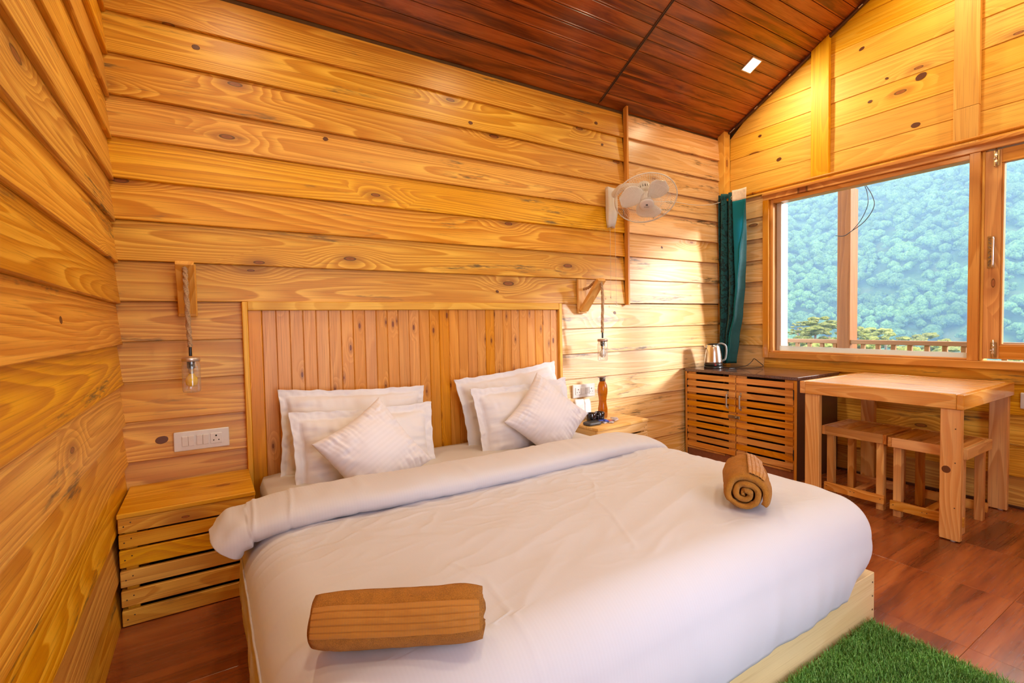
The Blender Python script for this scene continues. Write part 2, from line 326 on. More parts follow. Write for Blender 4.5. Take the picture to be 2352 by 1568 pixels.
def lathe_mesh(prof, seg=24, cap=True):
    vs, fs = [], []
    for r, z in prof:
        for k in range(seg): a = 2 * math.pi * k / seg; vs.append((r * math.cos(a), r * math.sin(a), z))
    for i in range(len(prof) - 1):
        for k in range(seg): fs.append((i * seg + k, i * seg + (k + 1) % seg, (i + 1) * seg + (k + 1) % seg, (i + 1) * seg + k))
    if cap: fs.append(tuple(range(seg))[::-1]); fs.append(tuple((len(prof) - 1) * seg + k for k in range(seg)))
    return mesh('lathe', vs, fs)
def lathe(name, prof, mat, parent, loc, seg=24, cap=True, rot=None, smooth=True):
    o = link(name, lathe_mesh(prof, seg, cap), mat, parent, loc, rot, smooth); return o
def tube_mesh(pts, r, seg=8, closed=False, twist=None):
    pts = [Vector(p) for p in pts]; n = len(pts); vs, fs = [], []; prev = None
    for i, p in enumerate(pts):
        q = pts[(i + 1) % n] if closed or i < n - 1 else pts[i]; o = pts[i - 1] if closed or i > 0 else pts[i]
        T = (q - o).normalized()
        if prev is None: N = T.orthogonal().normalized()
        else: N = (prev - prev.dot(T) * T); N = N.normalized() if N.length > 1e-6 else T.orthogonal().normalized()
        prev = N; B = T.cross(N); rr = r[i] if isinstance(r, (list, tuple)) else r
        for k in range(seg):
            a = 2 * math.pi * k / seg; q_ = rr
            if twist: q_ = rr * (1 + .22 * math.cos(3 * a + i * twist))
            vs.append(p + q_ * (math.cos(a) * N + math.sin(a) * B))
    m_ = n if closed else n - 1
    for i in range(m_):
        for k in range(seg): fs.append((i * seg + k, i * seg + (k + 1) % seg, ((i + 1) % n) * seg + (k + 1) % seg, ((i + 1) % n) * seg + k))
    if not closed: fs.append(tuple(range(seg))[::-1]); fs.append(tuple((n - 1) * seg + k for k in range(seg)))
    return mesh('tube', vs, fs)
def spline(pts, n=24):
    pts = [Vector(p) for p in pts]; out = []; P = [pts[0]] + pts + [pts[-1]]
    for i in range(1, len(P) - 2):
        for k in range(n):
            t = k / n; a, b, c, d = P[i - 1], P[i], P[i + 1], P[i + 2]
            out.append(.5 * ((2 * b) + (c - a) * t + (2 * a - 5 * b + 4 * c - d) * t * t + (3 * b - a - 3 * c + d) * t ** 3))
    out.append(pts[-1]); return out
def tube(name, pts, r, mat, parent=None, seg=8, n=10, closed=False, twist=None, loc=None):
    p = spline(pts, n) if len(pts) > 2 and n > 1 else [Vector(q) for q in pts]
    loc = Vector(loc) if loc is not None else p[0]
    return link(name, tube_mesh([q - loc for q in p], r, seg, closed, twist), mat, parent, loc, None, True)
def grid_mesh(nu, nv, f, wrap_u=False):
    vs = [f(i, j) for j in range(nv) for i in range(nu)]; fs = []
    for j in range(nv - 1):
        for i in range(nu if wrap_u else nu - 1):
            fs.append((j * nu + i, j * nu + (i + 1) % nu, (j + 1) * nu + (i + 1) % nu, (j + 1) * nu + i))
    return mesh('grid', vs, fs)
def copy_tree(o, parent=None):
    c = o.copy(); COL.objects.link(c); c.parent = parent
    for ch in [x for x in KIDS.get(o.name, [])]: copy_tree(ch, c)
    return c
KIDS = {}
def index_kids():
    KIDS.clear()
    for o in bpy.data.objects:
        if o.parent: KIDS.setdefault(o.parent.name, []).append(o)
def nz(x, y, z=0.0): return noise.noise(Vector((x, y, z)))

# ================================================================== THE SETTING
ZS = [.005 + .19 * k for k in range(0, 22)]
XL = -4.535; YF = -3.7; EZ = 2.896; SL = .53; YR = -1.85     # left wall, front wall, eave height, roof slope, ridge
def ceil_z(y): return EZ - SL * y if y > YR else EZ - SL * YR + SL * (y - YR)
AX = {'back': (Vector((1, 0, 0)), Vector((0, -1, 0))), 'right': (Vector((0, -1, 0)), Vector((-1, 0, 0))),
      'left': (Vector((0, 1, 0)), Vector((1, 0, 0))), 'front': (Vector((-1, 0, 0)), Vector((0, 1, 0)))}
def lap(parent, side, s0, s1, z0, z1, s0t=None, s1t=None, mat=None, lip=.019):
    """lapped cladding board: s runs along the wall's own length axis; the lower edge stands proud of the upper"""
    L_, O_ = AX[side]; s0t = s0 if s0t is None else s0t; s1t = s1 if s1t is None else s1t
    plane = {'back': 0., 'right': 0., 'left': XL, 'front': YF}[side]
    c = (s0 + s1 + s0t + s1t) / 4; zc = (z0 + z1) / 2; h = (z1 - z0) / 2
    j = random.uniform(-.002, .002); fb, ft = 0.0 + j, -lip * min(1, (z1 - z0) / .19) + j; bk = -.034
    e = .0035
    vs = []
    nseg = max(1, int(abs(s1 - s0) / .25)) if abs(s1 - s0) > .3 else 1
    prof = lambda t: [(-h, bk), (-h, fb - .004), (-h + e, fb), (h - .001, ft), (h - .001, bk)]
    fs = []
    ph = random.uniform(0, 50)
    for i in range(nseg + 1):
        t = i / nseg; sb = s0 + (s1 - s0) * t; st = s0t + (s1t - s0t) * t
        wv = .0022 * noise.noise(Vector((ph + t * abs(s1 - s0) * 1.6, 0, 0)))
        for k, (z, o_) in enumerate(prof(t)):
            s = sb if k < 3 else st
            vs.append((s - c, z + (wv if k in (0, 1, 2) else 0), o_ + (wv if k in (1, 2) else 0)))
    n = 5
    for i in range(nseg):
        for k in range(n): fs.append((i * n + k, i * n + (k + 1) % n, (i + 1) * n + (k + 1) % n, (i + 1) * n + k))
    fs.append(tuple(range(n))); fs.append(tuple(nseg * n + k for k in range(n))[::-1])
    me = mesh('lap', vs, fs); bm = bmesh.new(); bm.from_mesh(me); bmesh.ops.recalc_face_normals(bm, faces=bm.faces); bm.to_mesh(me); bm.free()
    rot = Matrix((L_, Vector((0, 0, 1)), O_)).transposed()
    if side in ('back', 'front'): loc = Vector((L_.x * c, plane, zc))
    else: loc = Vector((plane, L_.y * c, zc))
    return link('plank', me, mat or M_WALL, parent, loc, rot)

# floor
floor = struct('floor', (-2.2, -1.8, 0))
board('subfloor', (-4.75, -3.9, -.12), (.12, .12, -.012), M_BACK, floor, 0)
xs = [-4.62, -4.03, -3.50, -2.97, -2.44, -1.91, -1.38, -.85, -.32, .02]; ys = [.03, -.247, -.927, -1.607, -2.29, -2.97, -3.75]
for i in range(len(xs) - 1):
    for j in range(len(ys) - 1):
        a, b = xs[i] + .0004, xs[i + 1] - .0004; c, d = ys[j + 1] + .0004, ys[j] - .0004
        me = boxmesh(b - a, d - c, .012, .0005)
        link('floor_tile', me, M_FLOOR, floor, ((a + b) / 2, (c + d) / 2, -.006))

# back wall (behind the bed)
wb = struct('wall_back', (-2.2, .034, 0))
board('backing', (-4.7, .034, -.05), (.05, .10, 3.0), M_BACK, wb, 0)
XB = -1.295
for k in range(15):
    z0, z1 = ZS[k], min(ZS[k + 1], EZ + .01)
    if z0 >= EZ: break
    if k >= 7:
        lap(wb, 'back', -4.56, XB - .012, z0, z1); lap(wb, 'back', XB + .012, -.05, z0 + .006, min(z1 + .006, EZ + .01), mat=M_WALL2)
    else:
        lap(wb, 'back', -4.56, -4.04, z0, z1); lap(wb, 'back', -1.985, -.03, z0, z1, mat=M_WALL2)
board('batten', (XB - .010, -.030, 1.327), (XB + .010, .012, 2.905), M_FRAME, wb)
tag(bpy.data.objects[wb.name], kind='structure')
# corner post
board('trim_1', (-.086, -.050, .0), (.0, .02, 2.925), M_POST)['kind'] = 'structure'

# left wall
wl = struct('wall_left', (XL - .034, -1.8, 0))
board('backing', (XL - .12, YF - .05, -.05), (XL - .034, .1, 2.9), M_BACK, wl, 0)
for k in range(21):
    z0, z1 = ZS[k] - .012, ZS[k + 1] - .012
    y0, y1 = YF, .02
    if z1 <= EZ: lap(wl, 'left', y0, y1, max(z0, 0), z1, mat=M_WALL)
    else:
        f = lambda z: (min(.02, (EZ - z) / SL + .02), YR * 2 - (EZ - z) / SL if z > EZ + SL * 0 else YF)
        a0 = f(z0)[0]; a1 = f(z1)[0]; b0 = max(YF, f(z0)[1]); b1 = max(YF, f(z1)[1])
        if a1 - b1 > .05: lap(wl, 'left', b0, a0, z0, z1, b1, a1)
    if z1 > ceil_z(YR): break
# gable backing both ends
for par, xa, xb in ((wl, XL - .12, XL - .034),):
    vs = [(x, y, z) for x in (xa, xb) for (y, z) in ((.1, 2.8), (YF - .05, 2.8), (YF - .05, 2.85), (YR, ceil_z(YR) + .05), (.1, 2.87))]
    fs = [(0, 1, 2, 3, 4), (9, 8, 7, 6, 5)] + [(i, (i + 1) % 5, 5 + (i + 1) % 5, 5 + i) for i in range(5)]
    link('gable_backing', mesh('g', vs, fs), M_BACK, par)

# window wall (right)
wr = struct('wall_right', (.034, -1.8, 0))
WY0, WY1, WZ0, WZ1 = -.379, -3.30, .850, 2.275       # outer edge of the window unit
for lo, hi in (((.034, YF - .05, -.05), (.11, .1, WZ0)), ((.034, WY0, WZ0), (.11, .1, WZ1)), ((.034, YF - .05, WZ0), (.11, WY1, WZ1)), ((.034, YF - .05, WZ1), (.11, .1, 2.85))):
    board('backing', lo, hi, M_BACK, wr, 0)
vs = [(x, y, z) for x in (.034, .11) for (y, z) in ((.1, 2.8), (YF - .05, 2.8), (YF - .05, 2.85), (YR, ceil_z(YR) + .05), (.1, 2.87))]
fs = [(0, 1, 2, 3, 4), (9, 8, 7, 6, 5)] + [(i, (i + 1) % 5, 5 + (i + 1) % 5, 5 + i) for i in range(5)]
link('gable_backing', mesh('g', vs, fs), M_BACK, wr)
for k in range(21):
    z0, z1 = ZS[k], ZS[k + 1]
    if k == 4:
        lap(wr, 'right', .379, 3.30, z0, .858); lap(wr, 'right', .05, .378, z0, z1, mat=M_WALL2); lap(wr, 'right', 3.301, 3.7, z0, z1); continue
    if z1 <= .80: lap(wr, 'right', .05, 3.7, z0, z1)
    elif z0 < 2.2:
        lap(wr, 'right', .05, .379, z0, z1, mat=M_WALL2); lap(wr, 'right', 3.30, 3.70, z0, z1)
    else:
        g = M_GABLE
        if z1 <= EZ: lap(wr, 'right', .05, 3.7, z0, z1, mat=g, lip=.004)
        else:
            f0 = max(.05, (z0 - EZ) / SL - .02); f1 = max(.05, (z1 - EZ) / SL - .02)
            e0 = min(3.7, 2 * -YR - (z0 - EZ) / SL); e1 = min(3.7, 2 * -YR - (z1 - EZ) / SL)
            if e1 - f1 > .05: lap(wr, 'right', f0, e0, z0, z1, f1, e1, g, .004)
# posts on the window wall, cut to the slope
def rake_post(y0, y1, zb, name='trim', x=-.034):
    vs = []
    for xx in (x, .0):
        for (y, z) in ((y0, zb), (y1, zb), (y1, ceil_z(y1) - .004), (y0, ceil_z(y0) - .004)): vs.append((xx, y, z))
    c = Vector((x, (y0 + y1) / 2, (zb + ceil_z(y0)) / 2))
    rot = Matrix((Vector((0, 0, 1)), Vector((0, 1, 0)), Vector((-1, 0, 0)))).transposed()
    vs = [rot.inverted() @ (Vector(v) - c) for v in vs]
    me = mesh('post', vs, [(0, 1, 2, 3), (7, 6, 5, 4), (0, 4, 5, 1), (1, 5, 6, 2), (2, 6, 7, 3), (3, 7, 4, 0)])
    bm = bmesh.new(); bm.from_mesh(me); bmesh.ops.recalc_face_normals(bm, faces=bm.faces); bm.to_mesh(me); bm.free()
    o = link(name, me, M_POST, None, c, rot); o['kind'] = 'structure'; return o
rake_post(-.787, -.918, 2.275, 'trim_2'); rake_post(-1.672, -1.797, 2.52, 'trim_3'); rake_post(-2.72, -2.85, 2.275, 'trim_4')
board('trim_5', (-.034, -1.797, 2.275), (0, -1.672, 2.518), M_POST)['kind'] = 'structure'

# front wall (behind the camera) with an open doorway added to let daylight in
wf = struct('wall_front', (-2.2, YF - .034, 0))
DX0, DX1, DZ = -4.05, -2.45, 2.10
for lo, hi in (((-4.7, YF - .12, -.05), (DX0, YF - .034, 3.0)), ((DX1, YF - .12, -.05), (.11, YF - .034, 3.0)), ((DX0, YF - .12, DZ), (DX1, YF - .034, 3.0))):
    board('backing', lo, hi, M_BACK, wf, 0)
for k in range(15):
    z0, z1 = ZS[k], min(ZS[k + 1], EZ + .01)
    if z1 > DZ and z0 < EZ: lap(wf, 'front', .03, 4.55, max(z0, DZ), z1)
    elif z0 < DZ: lap(wf, 'front', .03, -DX1, z0, z1); lap(wf, 'front', -DX0, 4.55, z0, z1)
d1 = struct('added_door', (-3.25, YF, 0))
for lo, hi in (((DX0 - .03, YF - .12, 0), (DX0 + .03, YF + .02, DZ)), ((DX1 - .03, YF - .12, 0), (DX1 + .03, YF + .02, DZ)), ((DX0 - .03, YF - .12, DZ - .03), (DX1 + .03, YF + .02, DZ + .03))):
    board('door_frame', lo, hi, M_FRAME, d1)

ww = struct('wall_sun_blocker', (.05, -6.4, 0))  # wall added out of view to keep the sun out of the doorway
for k in range(28): board('plank', (-.02, -11.0, .19 * k), (.06, YF - .13, .19 * k + .188), M_PORCH, ww, .003)

# ceiling: two slopes of narrow glossy strips
ceil = struct('ceiling', (-2.2, YR, ceil_z(YR)))
cosA = 1 / math.sqrt(1 + SL * SL); pitch = .0795
def slope_board(name, x0, x1, ya, yb, mat, parent, thick, off, bev=.0015, sgn=1):
    """board lying in the slope between y=ya and yb (ya nearer the wall); off = gap above the underside plane"""
    A = Vector((0, ya, ceil_z(ya) if sgn > 0 else ceil_z(ya))); B = Vector((0, yb, ceil_z(yb)))
    Y = (B - A).normalized(); X = Vector((1, 0, 0)); Z = X.cross(Y)
    c = (A + B) / 2 + Vector(((x0 + x1) / 2, 0, 0)); N = Z if Z.z > 0 else -Z
    c = c + N * (off + thick / 2)
    return link(name, boxmesh(x1 - x0, (B - A).length, thick, bev), mat, parent, c, Matrix((X, Y, Z)).transposed())
slope_board('roof_slab', -4.75, .15, .12, YR - .0, M_BACK, ceil, .10, .02, 0)
slope_board('roof_slab', -4.75, .15, 2 * YR - .12, YR, M_BACK, ceil, .10, .02, 0)
for s in (0, 1):
    n = int((-YR + .02) / pitch) + 1
    for i in range(n):
        a, b = .012 - i * pitch, .012 - (i + 1) * pitch + .004
        if i == 0: a = .03
        b = max(b, YR + .001)
        if a <= b: continue
        if s: a, b = 2 * YR - a, 2 * YR - b
        for x0, x1 in ((-4.57, -1.556), (-1.552, .0)): slope_board('ceiling_strip', x0, x1, a, b, M_CEIL, ceil, .010, .0, .0022)
        # the thin bead along the strip's lower edge
        if s == 0:
            for x0, x1 in ((-4.57, -1.556), (-1.552, .0)): slope_board('ceiling_bead', x0, x1, b - .003, b - .0105, M_CEIL, ceil, .004, -.0015, .0012)
slope_board('joint_strip', -1.566, -1.543, .0, YR, M_BROWN, ceil, .010, -.006, .003)
slope_board('joint_strip', -1.5565, -1.5525, .0, YR, M_DARK, ceil, .004, -.0075, .001)
slope_board('joint_strip', -1.566, -1.543, 2 * YR, YR, M_BROWN, ceil, .010, -.006, .003)
o = slope_board('trim_6', -.030, .0, -.045, YR, M_BROWN, None, .022, -.020, .004); o['kind'] = 'structure'
o = slope_board('trim_7', -.030, .0, 2 * YR, YR, M_BROWN, None, .022, -.020, .004); o['kind'] = 'structure'
o = slope_board('trim_8', XL, XL + .03, .0, YR, M_BROWN, None, .022, -.020, .004); o['kind'] = 'structure'
caulk = []
for i, y in enumerate([-.06, -.075, -.09, -.30, -.43, -.60, -.86, -.88, -1.11]):
    slope_board('caulk_spot', -.034, -.028, y, y - random.uniform(.012, .03), M_CAULK, ceil, .004, -.020, .001)
# baseboards: thin dark gap strips
o = board('baseboard_right', (-.012, -3.68, 0), (.0, -.02, .016), M_BROWN, None, .002); o['kind'] = 'structure'
o = board('baseboard_back', (-1.9, -.012, 0), (-.62, .0, .016), M_BROWN, None, .002); o['kind'] = 'structure'

# the larger knots that stand out in the boards: slightly sunken ovals of dark end grain
def m_knot():
    t = NT('knot_end_grain'); P = t.coord(); n = t.noise(P, 60, 2); s_ = t.n.new('ShaderNodeVectorMath'); s_.operation = 'LENGTH'; t.L(P, s_.inputs[0])
    rg = t.math('FRACT', t.math('ADD', t.math('MULTIPLY', s_.outputs['Value'], 210.), t.math('MULTIPLY', n, 1.6)))
    c = t.ramp(rg, [(.0, (.10, .028, .008)), (.5, (.21, .065, .016)), (.85, (.05, .014, .005)), (1, (.09, .025, .008))]); t.bsdf(col=c, rough=.45, spec=.4); return t.m
M_KNOT = m_knot()
def knot(parent, side, s, z, r, asp=1.35):
    L_, O_ = AX[side]; f = ((z - .005) / .19) % 1
    if side == 'back': d = -.019 * f + .0006; tilt = math.atan(.1); loc = Vector((s, 0, z)) + O_ * d
    elif side == 'right': d = -.004 * f + .0010; tilt = .021; loc = Vector((0, s, z)) + O_ * d
    else: d = -.019 * ((z + .007) / .19 % 1) + .0006; tilt = math.atan(.1); loc = Vector((XL, s, z)) + O_ * d
    rot = Matrix((L_, Vector((0, 0, 1)), O_)).transposed() @ Matrix.Rotation(-tilt, 3, 'X') @ Matrix.Rotation(random.uniform(-.3, .3), 3, 'Z')
    n = 20; ph = random.uniform(0, 9); vs = []
    for k in range(n): a = 2 * math.pi * k / n; q = r * (1 + .12 * nz(math.cos(a) + ph, math.sin(a))); vs.append((q * asp * math.cos(a), q * math.sin(a), 0))
    vs += [(x * .9, y * .9, .0007) for x, y, _ in vs]
    link('knot', mesh('knot', vs, [tuple(range(n, 2 * n))] + [(i, (i + 1) % n, n + (i + 1) % n, n + i) for i in range(n)]), M_KNOT, parent, loc, rot)
for s_, z_, r_ in ((-4.401, .665, .019), (-3.593, 2.25, .011), (-4.192, 2.587, .013), (-2.682, 2.512, .012), (-2.503, 1.416, .009), (-1.596, 2.723, .012), (-1.531, 2.572, .010), (-.77, 1.991, .014), (-.865, 1.82, .010), (-1.418, 1.265, .012), (-1.668, 1.047, .006)): knot(wb, 'back', s_, z_, r_)
for s_, z_, r_ in ((-1.462, 2.507, .018), (-.51, 2.549, .015), (-.339, 2.802, .011), (-1.488, 2.826, .022), (-1.129, 3.179, .013), (-1.185, 2.773, .010), (-1.29, 2.895, .008)): knot(wr, 'right', s_, z_, r_, 1.5)
knot(wl, 'left', -1.414, .683, .014); knot(wl, 'left', -1.056, 1.232, .012)

# window unit
win = struct('window_1', (0, -1.8, WZ0))
XI, XO = -.022, .10
def F(name, y0, y1, z0, z1, x0=XI, x1=XO, mat=None, par=None, bev=.003): return board(name, (x0, min(y0, y1), z0), (x1, max(y0, y1), z1), mat or M_FRAME, par or win, bev)
F('frame_head', -.379, WY1, 2.222, 2.275)
F('head_moulding', -.379, WY1, 2.262, 2.285, XI - .014, 0)
F('frame_side', -.379, -.432, WZ0, 2.222, XI - .004); F('frame_side', -3.25, WY1, WZ0, 2.222)
F('frame_sill', -.432, -3.25, WZ0, .900)
F('glazing_bead', -.432, -.458, .900, 2.222, .0, XO); F('glazing_bead', -.458, -1.75, 2.190, 2.222, .0, XO); F('glazing_bead', -.458, -1.75, .900, .914, .0, XO)
F('outer_jamb', -.459, -.500, .914, 2.19, .055, .16, M_PALE)
F('mullion', -1.752, -1.806, .900, 2.222, -.018, XO); F('mullion_lip', -1.806, -1.822, .900, 2.222, .004, XO, M_POST)
F('mullion', -2.54, -2.60, .900, 2.222, -.018, XO)
def pane(y0, y1, z0, z1, par=win, x=.040): return board('glass_pane', (x, min(y0, y1), z0), (x + .005, max(y0, y1), z1), M_GLASS, par, 0)
pane(-.458, -1.752, .914, 2.19)
# wavy dusty strip along the bottom of the big pane
vs, fs = [], []
for i in range(41):
    y = -.50 - 1.25 * i / 40; z = .958 - .012 * (i / 40) + .005 * nz(i * .35, 3)
    vs += [(.034, y, .914), (.034, y, z), (.0375, y, .914), (.0375, y, z)]
for i in range(40):
    a, b = i * 4, i * 4 + 4
    fs += [(a, b, b + 1, a + 1), (a + 2, a + 3, b + 3, b + 2), (a + 1, b + 1, b + 3, a + 3)]
link('dust_strip', mesh('dust', vs, fs), M_FILM, win)
def casement(y0, y1, first):
    z0, z1 = .915, 2.215
    c = bpy.data.objects.new('casement', None); COL.objects.link(c); c.parent = win; c.location = Vector((.02, (y0 + y1) / 2, z0)) - base(win); BASE[c.name] = Vector((.02, (y0 + y1) / 2, z0))
    xi, xo = .002, .046
    board('stile', (xi, y0 - .078, z0), (xo, y0, z1), M_FRAME, c, .003); board('stile', (xi, y1, z0), (xo, y1 + .078, z1), M_FRAME, c, .003)
    board('rail', (xi, y1 + .078, z0), (xo, y0 - .078, z0 + .085), M_FRAME, c, .003); board('rail', (xi, y1 + .078, z1 - .085), (xo, y0 - .078, z1), M_FRAME, c, .003)
    board('glass_pane', (.026, y1 + .078, z0 + .085), (.031, y0 - .078, z1 - .085), M_GLASS, c, 0)
    for a, b, p, q in ((y0 - .078, y0 - .088, z0 + .085, z1 - .085),): board('glazing_bead', (xi + .006, b, p), (xo, a, q), M_FRAME, c, .002)
    board('glazing_bead', (xi + .006, y1 + .078, z0 + .085), (xo, y0 - .088, z0 + .095), M_FRAME, c, .002)
    if first:
        for zb, s in ((2.125, 1), (.935, 1)):
            board('tower_bolt', (-.004, y0 - .068, zb - .01), (xi, y0 - .040, zb + .085), M_BRASS, c, .001)
            tube('bolt_rod', [(-.010, y0 - .054, zb - .02 if s > 0 else zb), (-.010, y0 - .054, zb + .10)], .0045, M_CHROME, c, 8, 1)
            board('bolt_keeper', (-.016, y0 - .061, zb + .05), (-.002, y0 - .047, zb + .062), M_CHROME, c, .001)
            board('bolt_keeper', (-.016, y0 - .061, zb + .012), (-.002, y0 - .047, zb + .024), M_CHROME, c, .001)
            tube('bolt_knob', [(-.010, y0 - .054, zb + .035), (-.018, y0 - .040, zb + .035)], .004, M_CHROME, c, 8, 1)
        h = board('handle_plate', (-.003, y0 - .050, 1.485), (xi, y0 - .018, 1.685), M_BRASS, c, .001)
        tube('pull_bar', [(-.002, y0 - .046, 1.49), (-.022, y0 - .048, 1.497), (-.026, y0 - .049, 1.53), (-.026, y0 - .049, 1.64), (-.022, y0 - .048, 1.673), (-.002, y0 - .046, 1.68)], .0055, M_CHROME, c, 8, 6)
        for k in range(7):   # scrolls on the decorative plate
            zc = 1.505 + k * .0265; pts = [(-.006, y0 - .034 + .010 * math.cos(a + k), zc + .010 * math.sin(a)) for a in [i * math.pi / 6 for i in range(12)]]
            link('scroll', tube_mesh([Vector(p) - Vector((-.006, y0 - .034, zc)) for p in pts], .0022, 6, True), M_DULL, c, (-.006, y0 - .034, zc), None, True)
casement(-1.822, -2.54, True); casement(-2.60, -3.25, False)

# ================================================================== DOWNLIGHTS
def downlight(x, y, label, first):
    z = ceil_z(y); A = Vector((x, y, z)); s = -1 if y > YR else 1
    Y = Vector((0, -1, SL)).normalized() if y > YR else Vector((0, 1, SL)).normalized()
    X = Vector((1, 0, 0)); Z = X.cross(Y); N = Z if Z.z < 0 else -Z
    rot = Matrix((X, Y, Z)).transposed()
    t = thing('ceiling_downlight', A, label, 'light')
    hs = .060
    for (cx, cy_, sx, sy) in ((0, hs - .004, 2 * hs, .008), (0, -hs + .004, 2 * hs, .008), (hs - .004, 0, .008, 2 * hs - .016), (-hs + .004, 0, .008, 2 * hs - .016)):
        link('bezel', boxmesh(sx, sy, .006, .001), M_CREAM, t, A + X * cx + Y * cy_ + N * .004, rot)
    link('diffuser', boxmesh(2 * hs - .018, 2 * hs - .018, .003, 0), M_EMIT, t, A + N * .003, rot)
    l = bpy.data.lights.new('downlight_lamp', 'AREA'); l.shape = 'SQUARE'; l.size = .10; l.energy = LAMP_W; l.color = LAMP_COL
    o = bpy.data.objects.new('lamp_light', l); COL.objects.link(o); o.parent = t
    o.location = N * .009; o.rotation_euler = N.to_track_quat('-Z', 'Y').to_euler()
downlight(-.476, -.56, 'square glowing downlight in the dark ceiling near the window wall', True)
for x, y, l in ((-2.55, -.62, 'square downlight overhead above the headboard end of the bed'), (-4.0, -.62, 'square downlight overhead in the left wall corner of the ceiling'),
                (-.476, -1.62, 'square downlight overhead high up above the dining table'), (-.476, -2.9, 'added square downlight overhead beside the window wall, on the far slope'),
                (-2.55, -2.9, 'added square downlight overhead above the doorway side of the ceiling'), (-4.0, -2.9, 'added square downlight overhead behind the camera corner')):  # the front-slope lamps are unseen, added to brighten the room
    downlight(x, y, l, False)

# ================================================================== BED
HX0, HX1 = -4.040, -1.983
hb = thing('headboard', (-3.01, -.01, .2), 'orange-brown tongue-and-groove wooden headboard on the wall behind the bed', 'headboard')
nb = 30; wv = (HX1 - HX0 - .048) / nb
board('back_panel', (HX0 + .01, .006, .0), (HX1 - .01, .030, 1.29), M_DARK, hb, 0)
for i in range(nb):
    x0 = HX0 + .024 + i * wv
    board('vertical_board', (x0 + .0005, -.012, .02), (x0 + wv - .0005, .006, 1.292), M_HEAD, hb, .0035)
board('side_stile', (HX0, -.035, .02), (HX0 + .024, .02, 1.334), M_POST, hb); board('side_stile', (HX1 - .024, -.035, .02), (HX1, .02, 1.334), M_POST, hb)
board('top_rail', (HX0 + .024, -.033, 1.290), (HX1 - .024, .02, 1.336), M_POST, hb, .004)

bed = thing('bed', (-3.0, -1.0, 0), 'double bed with pale pine plank base and white mattress in front of the wooden headboard', 'bed')
BX0, BX1, BY0, BY1 = -4.03, -1.982, -2.024, -.04
board('foot_plank', (BX0, BY0, .0), (BX1, BY0 + .036, .185), M_BOX, bed, .002)
board('side_plank', (BX1 - .036, BY0 + .037, .0), (BX1, BY1, .185), M_BOX, bed, .002); board('side_plank', (BX0, BY0 + .037, .0), (BX0 + .036, BY1, .185), M_BOX, bed, .002)
board('platform', (BX0 + .037, BY0 + .037, .14), (BX1 - .037, BY1, .18), M_BOX, bed, .002)
for k in range(3):
    lathe('nail', [(.0035, 0), (.0035, .0012)], M_NAIL, bed, (BX1 - .018, BY0 - .001, .04 + .055 * k), 8, rot=Euler((R(90), 0, 0)))
def rbox(x0, x1, y0, y1, z0, z1, r, nu=40, nv=40, disp=None):
    """rounded soft slab"""
    bm = bmesh.new(); bmesh.ops.create_cube(bm, size=1)
    bmesh.ops.subdivide_edges(bm, edges=bm.edges[:], cuts=nu, use_grid_fill=True)
    c = Vector(((x0 + x1) / 2, (y0 + y1) / 2, (z0 + z1) / 2)); h = Vector(((x1 - x0) / 2, (y1 - y0) / 2, (z1 - z0) / 2))
    for v in bm.verts:
        p = Vector((v.co.x * 2 * h.x, v.co.y * 2 * h.y, v.co.z * 2 * h.z)); q = Vector([max(-h[i] + r, min(h[i] - r, p[i])) for i in range(3)])
        d = p - q
        if d.length > 1e-9: p = q + d.normalized() * r
        if disp: p = disp(p)
        v.co = p
    return bm_mesh('rbox', bm), c
me, c = rbox(-4.0, -2.03, -1.96, -.05, .185, .452, .06, 16)
link('mattress', me, M_MATT, bed, c, None, True)

# duvet ------------------------------------------------------------
DX_0, DX_1, DY_0, DY_1 = -4.125, -1.955, -2.056, -.86      # outer plan extents
RR = .15
def crease(x, y, pts, wdt):
    best = 1e9
    for a, b in zip(pts[:-1], pts[1:]):
        a, b = Vector(a), Vector(b); ab = b - a; t = max(0, min(1, (Vector((x, y)) - a).dot(ab) / ab.length_squared)); best = min(best, (a + ab * t - Vector((x, y))).length)
    return math.exp(-(best / wdt) ** 2)
CREASES = [([(-3.62, -1.62), (-3.58, -1.75), (-3.60, -1.9), (-3.63, -2.03)], .006, .006), ([(-2.75, -1.15), (-2.82, -1.32), (-2.95, -1.48), (-3.0, -1.62), (-3.12, -1.85)], .005, .004),
           ([(-2.3, -1.15), (-2.6, -1.25), (-2.85, -1.2)], .006, .004), ([(-3.2, -1.35), (-3.1, -1.5), (-3.02, -1.62)], .005, .003), ([(-2.86, -1.95), (-2.9, -2.04)], .006, .008)]
def duvet_top(x, y):
    u = (x - (DX_0 + DX_1) / 2) / ((DX_1 - DX_0) / 2); v = (y + 1.45) / .62
    z = .492 + .022 * (1 - u * u) * (1 - .4 * v * v)
    # soft billows and puckers, strongest beside the folded edge
    e = max(0, min(1, (y + 1.55) / .45))
    z += .010 * nz(x * 1.6, y * 2.2, 1) + .006 * nz(x * 4 + y * 2, y * 5, 5)
    z += 1.35 * e * (.012 * nz(x * 3.2 + y * 3.0, y * 4.4 - x * .8, 9) + .007 * abs(nz(x * 7 + y * 8, y * 7, 4)))
    g = nz(x * 2.4 - y * 5.5, x * 1.1 + y * 1.5, 7); z += .0055 * (1 - abs(g) * 2.0)
    q1 = nz(x * 9 + y * 4, y * 16 - x * 3, 12); z += (.3 + e) * .0030 * max(0, 1 - abs(q1) * 4)
    for p, wd, h in CREASES: z += .55 * h * crease(x, y, p, wd)
    return z
